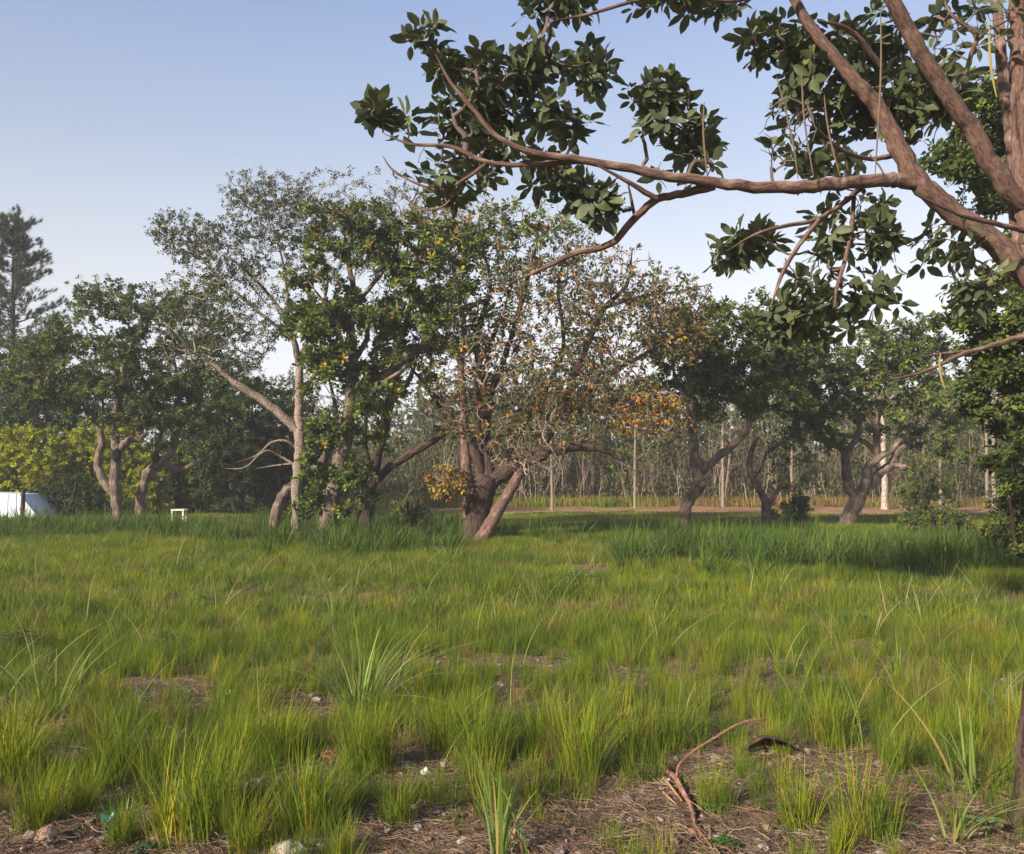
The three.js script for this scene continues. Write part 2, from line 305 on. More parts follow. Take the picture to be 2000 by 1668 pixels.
makeTree({ name: 'vine_clad_tree', label: 'thick-trunked tree wrapped in bright green leaves with yellow ones, left of the centre', depth: 19.2, seed: 5, bark: 'grey', palette: PAL.fresh, skipLow: .5, clump: .34, tip: .0055,
  limbs: [P([633, 1085, 19], [638, 1040, 18], [643, 990, 17], [657, 935, 16], [668, 880, 15], [680, 820, 13], [688, 760, 12], [690, 700, 10], [685, 650, 8], [692, 580, 6], [680, 500, 5], [690, 440, 3]),
    X(P([690, 772, 11], [720, 746, 11], [758, 732, 10], [786, 702, 10], [825, 680, 10], [843, 648, 9], [858, 618, 9], [915, 600, 7], [960, 580, 5]), { z1: .4 }), P([692, 705, 6], [718, 655, 5], [702, 622, 5], [730, 608, 4], [762, 604, 4]), P([700, 760, 5], [760, 740, 5], [820, 700, 4]), P([688, 650, 5], [650, 610, 4], [610, 560, 3]), P([690, 600, 5], [740, 540, 4], [790, 470, 3]), X(P([660, 1080, 10], [654, 1030, 10], [651, 1005, 9], [650, 985, 8]), { root: true, z0: .4, z1: .4 })],
  crown: [[690, 560, 110, 90, 190], [620, 640, 80, 70, 170], [760, 560, 110, 80, 170], [700, 660, 120, 80, 190], [640, 740, 80, 60, 120], [820, 640, 80, 60, 120], [720, 800, 80, 60, 100], [650, 880, 75, 60, 110], [690, 960, 50, 40, 50], [612, 955, 40, 40, 45], [600, 992, 22, 20, 26], [810, 460, 100, 65, 130], [700, 450, 95, 75, 120], [900, 620, 80, 70, 70], [960, 460, 90, 45, 90], [860, 540, 90, 60, 70], [780, 720, 70, 60, 40], [640, 800, 60, 60, 120, null, 0, { bare: 1, loose: 1 }], [720, 560, 120, 120, 160, null, 0, { bare: 1, loose: 1 }]],
  leafOpt: { len: .15, wid: .075 }, along: 2 });
makeTree({ name: 'twin_stem_tree', label: 'rough brown tree with a dark limb slanting right, just left of the tangled tree', depth: 22.5, seed: 6, bark: 'dark', twig: 'brown', palette: PAL.rustgreen, bare: .55, tip: .0055,
  limbs: [P([716, 1035, 15], [719, 985, 14], [724, 945, 12], [735, 900, 11], [747, 850, 10], [761, 790, 10], [775, 740, 8], [780, 690, 7], [800, 600, 5], [812, 520, 4], [820, 450, 2.5]), X(P([733, 940, 8], [770, 906, 8], [808, 882, 8], [845, 862, 6], [885, 832, 5], [920, 800, 3]), { z1: -.5 }), X(P([702, 1030, 8], [708, 970, 8], [716, 910, 7], [712, 850, 5], [720, 780, 4]), { root: true }), P([762, 790, 6], [800, 740, 5], [820, 660, 3])],
  crown: [[820, 560, 110, 90, 330], [860, 470, 90, 70, 260], [780, 680, 90, 90, 240], [850, 410, 120, 45, 260, null, 0, { bare: .8 }], [760, 860, 50, 40, 40]], leafOpt: { len: .12, wid: .055 }, along: 1 });
makeTree({ name: 'tangled_tree', label: 'dark many-stemmed tangled tree with rust and orange leaves at the centre', depth: 19.6, seed: 7, bark: 'dark', twig: 'red', palette: PAL.rust, wob: .26, bare: .5, tip: .0058, upBias: -.4, zs: 1.3,
  limbs: [P([924, 1078, 28], [929, 1030, 26], [935, 990, 27], [945, 950, 25], [958, 928, 20]), X(P([935, 1075, 14], [962, 1015, 12], [990, 970, 11], [1020, 918, 9]), { root: true, z0: -.5, z1: -.2, bark: 'red' }),
    X(P([916, 1010, 12], [912, 930, 11], [908, 870, 9], [905, 800, 8], [900, 720, 7], [906, 640, 5], [890, 560, 4], [880, 470, 2.5]), { bark: 'red', z1: -.4 }), P([944, 955, 13], [928, 880, 11], [895, 832, 9], [860, 790, 7], [835, 758, 5], [800, 715, 3]), P([955, 930, 14], [950, 860, 10], [956, 780, 8], [985, 700, 6], [1010, 620, 5], [1032, 540, 4], [1050, 470, 2.5]),
    X(P([962, 938, 16], [1000, 912, 15], [1040, 895, 13], [1090, 878, 12], [1140, 872, 9], [1182, 880, 7], [1218, 902, 4]), { z1: -.6 }), P([1045, 892, 9], [1080, 840, 7], [1130, 782, 6], [1190, 732, 5], [1260, 690, 4], [1330, 650, 3], [1390, 560, 1.5]), P([1085, 830, 7], [1120, 740, 6], [1152, 660, 6], [1182, 600, 5], [1222, 560, 4], [1235, 490, 2]), P([1120, 800, 5], [1210, 782, 4], [1300, 772, 2.5]), P([958, 790, 7], [930, 665, 6], [958, 560, 4], [942, 480, 3]), P([935, 900, 9], [940, 830, 7], [930, 740, 6], [970, 640, 4], [1000, 560, 3]), P([975, 925, 9], [1010, 850, 7], [1060, 770, 5], [1100, 680, 4], [1090, 560, 3], [1110, 480, 2]), P([1182, 600, 4], [1250, 580, 3], [1320, 570, 2.4], [1390, 555, 1.5])],
  crown: [[1000, 470, 165, 70, 465, null, 0, { palette: PAL.rustgreen }], [930, 590, 130, 100, 403, null, 0, { palette: PAL.rustgreen }], [1080, 600, 130, 110, 496], [1200, 620, 110, 90, 434], [1300, 590, 90, 60, 310], [1060, 740, 150, 90, 511], [1190, 760, 110, 70, 372], [1270, 800, 95, 50, 130, null, -.5, { palette: PAL.hot, bare: .1, hang: .8 }], [900, 720, 80, 100, 294], [960, 820, 110, 60, 294, null, 0, { bare: .6 }], [1040, 850, 110, 45, 310, null, -.6, { bare: .75 }], [860, 420, 90, 50, 232, null, 0, { bare: .8 }], [1150, 520, 130, 40, 232, null, 0, { bare: .75 }], [1030, 880, 90, 50, 260, null, -1, { bare: 1 }], [960, 700, 120, 120, 260, null, -.4, { bare: 1 }], [1120, 680, 140, 120, 260, null, 0, { bare: 1 }], [868, 935, 42, 35, 62, null, -.5, { palette: PAL.hot, bare: 0, hang: .9 }], [1330, 660, 70, 50, 186]],
  leafOpt: { n: 6, len: .13, wid: .05, tilt: [.2, 1.2], curl: .1, shape: LEAF.lance, stalk: .04 }, along: 1 });
makeTree({ name: 'gnarled_tree', label: 'gnarled tree with leaning dark trunk and a limb hooking right, beside the tangled tree', depth: 22.5, seed: 8, bark: 'grey', palette: PAL.cashew, clump: .42,
  limbs: [P([1330, 1060, 12], [1334, 1020, 11], [1343, 985, 11], [1358, 958, 12], [1364, 930, 11], [1359, 900, 11], [1356, 868, 9], [1350, 830, 8], [1349, 780, 7], [1356, 720, 5], [1372, 650, 4]), X(P([1366, 930, 8], [1384, 908, 8], [1408, 888, 8], [1436, 866, 8], [1458, 840, 7], [1464, 816, 6], [1450, 796, 5], [1425, 780, 4]), { z1: -.3 }), P([1366, 958, 8], [1376, 944, 6], [1379, 934, 4]), P([1462, 815, 5], [1490, 770, 4], [1500, 710, 3]), P([1352, 800, 5], [1320, 740, 4], [1310, 690, 3])],
  crown: [[1340, 700, 95, 80, 300], [1420, 680, 100, 80, 340], [1490, 660, 85, 70, 280], [1400, 770, 95, 50, 230], [1510, 750, 85, 70, 290], [1365, 640, 85, 40, 160], [1545, 690, 50, 60, 120]], leafOpt: { len: .145, wid: .068 }, along: 2 });
makeTree({ name: 'stunted_tree', label: 'small broken grey tree with crooked bare stem and bleached stub, between two gnarled trees', depth: 25, seed: 9, bark: 'grey', palette: PAL.fresh,
  limbs: [P([1494, 1042, 9], [1496, 1000, 9], [1494, 978, 8], [1484, 958, 7], [1470, 935, 6], [1464, 902, 6], [1470, 872, 5], [1482, 852, 3.5]), P([1499, 985, 6], [1514, 965, 4], [1526, 946, 3], [1534, 930, 2]), X(P([1505, 985, 5], [1512, 968, 5], [1508, 955, 4], [1501, 944, 2.5]), { bark: 'white', label: 'bleached white broken stub' }), P([1472, 935, 3], [1488, 912, 2.5], [1500, 880, 2], [1530, 870, 2])],
  crown: [[1550, 900, 50, 70, 110], [1530, 1000, 30, 20, 25]], minH: .1, leafOpt: { len: .13, wid: .06 }, along: 1 });
makeTree({ name: 'gnarled_tree', label: 'gnarled tree with a burred trunk splitting into two low limbs, at the right', depth: 25, seed: 10, bark: 'grey', palette: PAL.cashew, clump: .42,
  limbs: [P([1650, 1040, 16], [1657, 1012, 15], [1668, 985, 15], [1680, 966, 15]), X(P([1672, 972, 9], [1657, 948, 10], [1652, 912, 9], [1650, 882, 8], [1640, 871, 7], [1616, 868, 6], [1606, 850, 5], [1590, 800, 4]), { z1: .4 }), P([1652, 884, 6], [1668, 862, 6], [1679, 830, 5], [1660, 770, 3]), X(P([1682, 966, 11], [1692, 938, 10], [1696, 912, 8], [1716, 895, 7], [1742, 878, 6], [1770, 840, 5], [1792, 806, 4], [1800, 740, 3]), { z1: -.4 }), P([1690, 957, 10], [1716, 926, 9], [1742, 906, 8], [1756, 880, 6], [1792, 850, 5], [1842, 795, 3.5], [1882, 748, 2]), P([1714, 896, 6], [1711, 840, 6], [1720, 780, 4], [1700, 715, 3]), P([1712, 886, 5], [1690, 864, 4.5], [1650, 850, 4], [1600, 845, 3]), P([1742, 905, 5], [1768, 912, 5], [1756, 918, 3])],
  crown: [[1600, 760, 95, 70, 320], [1680, 700, 115, 60, 320], [1780, 700, 85, 60, 260], [1740, 780, 115, 70, 340], [1600, 840, 60, 30, 110], [1825, 850, 50, 55, 110], [1560, 710, 75, 55, 200], [1755, 660, 90, 34, 130]], leafOpt: { len: .145, wid: .068 }, along: 2 });
makeTree({ name: 'leafy_tree', label: 'dense leafy tree filling the right edge behind the overhanging tree', depth: 13, seed: 11, bark: 'dark', twig: 'brown', palette: PAL.right, clump: .3,
  limbs: [P([2180, 1120, 22], [2165, 900, 20], [2150, 650, 18], [2120, 420, 12], [2100, 250, 8], [2080, 100, 4]), P([2155, 800, 9], [2080, 760, 7], [2000, 740, 5], [1930, 720, 3]), P([2150, 640, 9], [2080, 580, 7], [2000, 560, 5], [1930, 600, 3]), P([2120, 430, 8], [2050, 350, 6], [1980, 280, 5], [1920, 200, 3]), P([2160, 900, 7], [2090, 900, 5], [2000, 890, 3])],
  crown: [[1935, 250, 80, 130, 260], [1900, 330, 80, 60, 120], [1965, 420, 60, 100, 110], [1960, 630, 95, 100, 300], [1945, 760, 75, 100, 220], [1985, 890, 50, 80, 130], [2090, 500, 110, 350, 420], [1870, 260, 60, 70, 90]], leafOpt: { len: .11, wid: .055, n: 8, tilt: [.5, 1.7], shape: LEAF.oval }, along: 3 });

// the overhanging tree: its largest leaves are parts of their own, the rest one mass
const bigLeafGeo = [0, 1, 2, 3].map((k) => { const b = new GB(), r = rng(900 + k); leaf(b, V(0, .02, 0), V(0, 1, 0), V(0, 0, 1), .17, .078 + .012 * r(), .0, [1, 1, 1], LEAF.oval, .1 + .2 * r()); const g = b.geo(); g.deleteAttribute('color'); const p = g.attributes.position; for (let i = 0; i < p.count; i++) p.setZ(i, p.getZ(i) - (p.getY(i) ** 2) * (1 + 2 * r())); g.computeVertexNormals(); return g; });
const bigLeafMat = PAL.big.concat([[.085, .11, .045], [.11, .135, .048]]).map((c) => new THREE.MeshPhysicalMaterial({ color: new THREE.Color(c[0], c[1], c[2]), roughness: .6, transmission: .3, thickness: 0, specularIntensity: .7 }));
makeTree({ name: 'overhanging_tree', label: 'tall reddish-barked tree with big leaves and branches hanging over the clearing from the right', depth: 7.2, seed: 12, bark: 'red', twig: 'dark', palette: PAL.big, zs: .8, step: .09, wob: .22, tip: .004, bare: .12, knot: .06, upBias: .45,
  limbs: [X(P([2080, 1285, 40], [2066, 900, 33], [2046, 650, 30], [2026, 520, 25], [2001, 380, 18], [1992, 200, 16], [1986, 0, 15], [1980, -160, 12]), {}), X(P([2012, 520, 14], [1990, 470, 12], [1978, 300, 12], [1960, 150, 11], [1945, 0, 10], [1930, -130, 8]), { z1: .6 }),
    X(P([2030, 552, 25], [1930, 466, 21], [1850, 405, 20], [1790, 350, 19], [1745, 265, 17], [1700, 195, 15], [1650, 135, 12], [1590, 60, 10], [1540, -20, 8], [1500, -80, 6]), { z1: -.5 }),
    X(P([1806, 366, 15], [1760, 352, 14], [1720, 352, 13], [1640, 358, 13], [1560, 366, 12], [1470, 365, 11], [1390, 355, 10], [1310, 345, 9], [1210, 325, 8], [1120, 310, 7], [1050, 300, 6], [975, 270, 5], [930, 220, 4.5], [880, 160, 3.5], [850, 105, 2.5]), { z0: -.15, z1: -.6 }),
    X(P([1130, 314, 6], [1040, 322, 5], [950, 316, 4.5], [880, 286, 4], [800, 281, 3], [752, 262, 2]), { z0: -.4, z1: -.1 }), X(P([950, 320, 4], [905, 352, 3.5], [862, 372, 3], [800, 352, 2.5], [765, 330, 2.5], [748, 305, 2]), { z0: -.3, z1: .2 }), X(P([905, 352, 3], [870, 400, 2.5], [820, 408, 2], [790, 385, 1.6]), { z0: -.1 }),
    X(P([1396, 362, 9], [1330, 378, 8], [1282, 390, 8], [1240, 425, 8], [1196, 475, 7], [1120, 495, 6], [1060, 525, 4], [990, 555, 3]), { z0: -.3, z1: .3 }), X(P([1282, 388, 6], [1230, 357, 4.5], [1165, 322, 4]), { z0: -.3, z1: -.5 }),
    X(P([2004, 405, 19], [1950, 345, 18], [1900, 255, 16], [1842, 172, 15], [1790, 90, 14], [1742, 0, 12], [1700, -80, 10]), { z1: -.9 }), X(P([1680, 368, 6], [1640, 402, 5], [1592, 430, 4.5], [1540, 440, 4], [1480, 456, 3], [1420, 490, 2.4]), { z1: -.6 }), X(P([1600, 430, 4.5], [1560, 480, 4.5], [1530, 530, 4], [1505, 600, 3.5]), { z0: -.4, z1: -.7 }), X(P([1668, 380, 4.5], [1664, 440, 4], [1650, 510, 4], [1635, 560, 3.5], [1630, 600, 2.5]), { z1: -.5 }),
    X(P([2050, 640, 7], [1950, 672, 5.5], [1880, 692, 4.5], [1800, 728, 3], [1730, 742, 2]), { z1: -.6 }), X(P([1900, 686, 4], [1850, 690, 3], [1780, 700, 2]), { z1: -.3 }), X(P([1765, 300, 6], [1700, 310, 4.5], [1640, 290, 3.5], [1580, 235, 2.5]), { z1: -.7 }), X(P([1870, 210, 6], [1890, 130, 5], [1915, 70, 4], [1990, 30, 3]), { z1: -.4 }), X(P([1905, 65, 4], [1860, 30, 3], [1840, -30, 2.5]), { z0: -.3 }), X(P([1720, 130, 6], [1660, 60, 5], [1600, 40, 3]), { z0: -.5, z1: -.9 }), X(P([1240, 425, 3.5], [1232, 385, 3], [1225, 350, 2.4]), { z1: -.1 }), X(P([1560, -40, 5], [1440, 0, 4], [1300, -10, 3.5], [1140, 30, 3], [1080, 40, 2]), { z0: -.6, z1: -.6 }), X(P([2020, 455, 6], [1960, 440, 5], [1880, 420, 4.5], [1800, 385, 4]), { z0: -.3, z1: -.7 })],
  crown: [[830, 345, 85, 50, 30, null, .1, { bare: 1 }], [1540, 250, 60, 90, 45, null, -.4, { bare: 1 }], [1330, 330, 90, 40, 20, null, 0, { bare: .8 }], [1900, 60, 90, 60, 30, null, -.4, { bare: 1 }], [835, 75, 38, 34, 13], [760, 232, 48, 26, 17], [880, 130, 46, 34, 15], [960, 150, 70, 36, 26], [1060, 125, 60, 34, 23], [1155, 140, 46, 34, 19], [900, 235, 70, 50, 35], [1000, 205, 80, 50, 38], [1100, 235, 60, 36, 20], [1285, 185, 62, 36, 26], [1315, 240, 75, 46, 35], [1355, 285, 40, 34, 15], [950, 290, 85, 50, 38], [1080, 345, 60, 34, 20], [1145, 385, 60, 36, 23], [1175, 405, 46, 30, 15], [870, 360, 60, 40, 17], [1060, 25, 36, 34, 15], [1130, 5, 46, 26, 15], [1310, 5, 70, 22, 20], [1410, 0, 40, 16, 12],
    [1480, 85, 34, 36, 12], [1550, 85, 60, 56, 26], [1610, 130, 95, 62, 49], [1700, 80, 80, 56, 35], [1565, 200, 50, 50, 20], [1650, 220, 70, 50, 29], [1725, 205, 90, 60, 38], [1800, 225, 70, 70, 35], [1560, 280, 60, 60, 44, null, 0, { bare: .85 }], [1620, 335, 70, 26, 15], [1880, 60, 90, 60, 32, null, 0, { bare: .7 }], [1840, 180, 60, 50, 23],
    [1420, 492, 46, 24, 17], [1470, 478, 40, 26, 15], [1600, 462, 40, 36, 9], [1680, 440, 70, 56, 21], [1720, 490, 46, 46, 12], [1590, 560, 60, 34, 12], [1700, 572, 70, 34, 14], [1620, 620, 85, 34, 19], [1555, 605, 46, 26, 12], [1530, 645, 30, 26, 9], [1570, 520, 50, 40, 23, null, 0, { bare: .85 }], [1850, 480, 50, 60, 23], [1900, 560, 40, 50, 17]],
  take(t, lists, root) {
    // every spray is five to seven leaflets; each leaflet is placed on its own
    const r = rng(4242), all = [], q1 = new THREE.Quaternion();
    for (const e of lists.flat()) {
      const n = 5 + Math.floor(r() * 3), drop = e.p.y + root.y < 3.6 ? .55 : 0;
      for (let k = 0; k < n; k++) {
        const a = k / n * 6.28 + r() * .6, ti = .65 + r() * .8 + drop * r(), d = V(Math.sin(ti) * Math.cos(a), Math.cos(ti), Math.sin(ti) * Math.sin(a)).applyQuaternion(e.q), up = V(-Math.cos(ti) * Math.cos(a), Math.sin(ti), -Math.cos(ti) * Math.sin(a)).applyQuaternion(e.q), s = d.clone().cross(up).normalize(), nn = s.clone().cross(d);
        q1.setFromRotationMatrix(new THREE.Matrix4().makeBasis(s, d, nn));
        const p = e.p.clone().addScaledVector(d, .015), w = p.clone().add(root), k2 = F / -w.z, sx = 1000 + w.x * k2, sy = 925 - (w.y - EYE) * k2;
        all.push({ p, q: q1.clone(), s: (.52 + r() * .55) * (e.s > 1 ? 1.05 : .95), c: e.c, m: Math.floor(r() * bigLeafMat.length), g: Math.floor(r() * 4), seen: sx > 0 && sx < 2000 && sy > 0 ? 1 : 0, d: -w.z });
      }
    }
    all.sort((a, b) => (b.seen * b.s / b.d) - (a.seen * a.s / a.d));
    all.slice(0, 300).forEach((e) => { const m = part('leaf', bigLeafGeo[e.g], bigLeafMat[e.m], t); m.position.copy(e.p); m.quaternion.copy(e.q); m.scale.setScalar(e.s); });
    const plain = new THREE.MeshPhysicalMaterial({ color: 0xffffff, roughness: .6, transmission: .3, thickness: 0, specularIntensity: .7 });
    for (let g = 0; g < 4; g++) { const l = all.slice(300).filter((e) => e.g === g); if (l.length) instanced('foliage', bigLeafGeo[g], plain, l, t); }
    // long thin seed pods
    const podM = stdMat({ color: new THREE.Color(.14, .10, .07) }), podY = stdMat({ color: new THREE.Color(.27, .22, .06) });
    for (const [x0, y0, x1, y1, d, yl] of [[1932, 45, 1948, 190, 6.7, 1], [1520, 150, 1555, 350, 6.6, 0], [1568, 140, 1588, 345, 6.5, 0], [1612, 185, 1640, 345, 6.5, 0], [1716, 20, 1712, 345, 6.3, 0], [1702, 300, 1722, 345, 6.4, 0], [1838, 690, 1846, 760, 6.8, 1], [1380, 200, 1378, 350, 6.4, 0]]) {
      const pts = []; for (let k = 0; k <= 10; k++) { const f = k / 10; pts.push(at(lerp(x0, x1, f) + Math.sin(f * 3 + x0) * 6, lerp(y0, y1, f), d)); }
      const b = new GB(); tube(b, pts, pts.map((_, k) => (yl ? .011 : .0085) * Math.sqrt(Math.sin((k + .6) / 11.2 * Math.PI))), 6, 0, root, 0, true); part('seed_pod', b.geo(), yl ? podY : podM, t);
    }
  } });

// conifer at the far left
{
  const d = 38, r = rng(77), base = at(20, 990, d); base.y = 0;
  const t = thing('pine_tree', 'tall feathery grey-green pine rising above the trees at the far left', 'tree', base);
  const top = at(28, 425, d).sub(base), b = new GB(), pts = []; for (let k = 0; k <= 20; k++) pts.push(V(top.x * k / 20 + (r() - .5) * .05, top.y * k / 20, 0));
  tube(b, pts, pts.map((_, k) => lerp(.2, .02, k / 20)), 9, .15, V(0, 0, 0), 3, true); part('trunk', b.geo(), BARK.dark, t);
  const tb = new GB(), tufts = [[], []];
  for (let y = 2; y < top.y - .1; y += .17) {
    const f = y / top.y, L = lerp(4.6, .75, Math.pow(f, 1.05)), n = 2 + Math.floor(r() * 2);
    for (let k = 0; k < n; k++) {
      const a = r() * 6.28, len = L * (.65 + r() * .5), q = [], m = 9, o = V(top.x * f, y, 0);
      for (let i = 0; i <= m; i++) { const s = i / m; q.push(V(o.x + Math.cos(a) * len * s, o.y + len * (.12 * s + .34 * s * s) , o.z + Math.sin(a) * len * s).add(V(r() - .5, r() - .5, r() - .5).multiplyScalar(.06))); }
      tube(tb, q, q.map((_, i) => lerp(.03, .007, i / m) * (1.2 - f * .5)), 4);
      for (let i = 3; i <= m; i++) for (let s = 0; s < 3; s++) {
        const p = q[i].clone().add(V(r() - .5, r() * .6 - .2, r() - .5).multiplyScalar(.35));
        tb.v(q[i].x, q[i].y, q[i].z); tb.v(p.x, p.y, p.z); tb.v(p.x, p.y + .008, p.z + .008); tb.t(tb.n - 3, tb.n - 2, tb.n - 1);
        tufts[s & 1].push({ p, q: aim(V(Math.cos(a) * .5 + r() - .5, .8, Math.sin(a) * .5 + r() - .5), r() * 6.28), s: 1 + r() * .6, c: pick(r, [[.07, .09, .055, 3], [.10, .12, .07, 2], [.12, .135, .075, 1]]) });
      }
    }
  }
  part('branches', tb.geo(), TWIG.brown, t, 'stuff');
  [0, 1].forEach((k) => instanced('needles', spray(500 + k, { n: 22, len: .2, wid: .012, tilt: [.1, 1.2], curl: .15, shape: [[0, 1], [.5, 1], [1, 0]], stalk: 0, rise: .06 }), LEAFM, tufts[k], t));
}

// shrubs: a fan of stems and a leafy mass
function shrub(name, label, depth, px, top, w, n, pal, seed, opt = {}) {
  const r = rng(seed), gy = 925 + F * EYE / depth, limbs = [], h = gy - top;
  for (let k = 0; k < (opt.stems ?? 5); k++) { const s = (k / ((opt.stems ?? 5) - 1 || 1) - .5) * 1.5, e = (opt.thin ?? 4); limbs.push(X(P([px + s * w * .12, gy, e * 1.2], [px + s * w * .3, gy - h * .25, e], [px + s * w * .55, gy - h * .55, e * .7], [px + s * w * .7, gy - h * .85, e * .4]), { root: true, z1: (r() - .5) * 1.5 })); }
  const crown = [], m = opt.blobs ?? 6;
  for (let k = 0; k < m; k++) { const a = (k + .5) / m, x = px + (a - .5) * 1.5 * w + (r() - .5) * w * .2, hh = h * (1 - Math.pow(Math.abs(a - .5) * 1.7, 2) * .6); crown.push([x, gy - hh * .68, w * .36, hh * .36, Math.round(n / m * .62)]); crown.push([x + (r() - .5) * w * .3, gy - hh * .3, w * .36, hh * .3, Math.round(n / m * .38)]); }
  return makeTree({ name, label, category: opt.category ?? 'shrub', group: opt.group, depth, limbs, crown, seed, bark: 'dark', twig: opt.twig ?? 'brown', palette: pal, minH: .05, skipLow: .05, leafOpt: { n: 8, len: .09, wid: .045, tilt: [.3, 1.7], shape: LEAF.oval, ...(opt.leaf ?? {}) }, along: opt.along ?? 3, bare: opt.bare ?? 0, size: opt.size ?? 1, upBias: .3 });
}
shrub('yellow_shrub', 'sunlit yellow-green shrub at the left edge above the pale sheet', 31, 35, 828, 115, 1500, PAL.yellow, 21, { size: 1.2, blobs: 8 });
shrub('yellow_shrub', 'sunlit yellow-green shrub behind the two gnarled trunks on the left', 32, 200, 825, 125, 1600, PAL.yellow, 22, { size: 1.2, blobs: 8 });
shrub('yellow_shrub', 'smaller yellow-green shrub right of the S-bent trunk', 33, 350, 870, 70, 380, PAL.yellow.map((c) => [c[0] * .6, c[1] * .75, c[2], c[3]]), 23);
shrub('round_shrub', 'round dark green shrub under the lit yellow shrubs on the left', 30, 130, 920, 75, 420, PAL.dark, 24);
shrub('dark_shrub', 'dark green shrub under the long bare limb', 33, 470, 715, 95, 950, PAL.dark, 25, { size: 1.3, leaf: { len: .13 } });
shrub('dark_shrub', 'dark green shrub left of the pale ringed trunk, behind the bare twigs', 35, 390, 700, 90, 850, PAL.dark, 26, { size: 1.3, leaf: { len: .13 } });
shrub('dark_shrub', 'dark green shrub right behind the pale ringed trunk', 34, 570, 735, 85, 800, PAL.dark, 27, { size: 1.3, leaf: { len: .13 } });
shrub('tall_shrub', 'tall hazy green shrub in front of the pine trunk at the far left', 35, 50, 620, 120, 1300, PAL.grey, 28, { size: 1.4 });
shrub('tall_shrub', 'tall dull green shrub behind the gnarled crowns on the left', 36, 230, 660, 130, 1300, PAL.dark, 29, { size: 1.4 });
shrub('vine_mound', 'vivid green vine-covered mound at the left edge above the yellow shrub', 33.5, 5, 795, 45, 420, [[.05, .14, .015, 3], [.07, .17, .02, 2]], 30, { category: 'vine' });
shrub('wild_shrub', 'low tangled shrub at the right edge beyond the tall grass', 15, 1985, 985, 70, 300, PAL.wood, 31, { stems: 7, bare: .3 });
shrub('wild_shrub', 'sprawling weedy shrub right of the burred trunk', 21, 1830, 985, 80, 260, PAL.rustgreen, 32, { stems: 7, bare: .3 });
shrub('wild_shrub', 'thin brushy shrub behind the rough brown trunk', 24, 800, 960, 50, 160, PAL.wood, 33, { stems: 8, bare: .6, twig: 'grey' });
shrub('green_sapling', 'small bright green sapling beside the bleached stub', 27, 1560, 960, 25, 90, PAL.fresh, 34, { category: 'sapling', stems: 3, blobs: 3 });
shrub('leafy_shrub', 'leafy shrub at the foot of the right edge below the dense tree', 14.5, 1990, 880, 40, 220, PAL.right, 35, { stems: 4 });
shrub('leafy_shrub', 'green shrub growing behind the fork of the burred tree', 33, 1800, 880, 60, 320, PAL.cashew, 36);

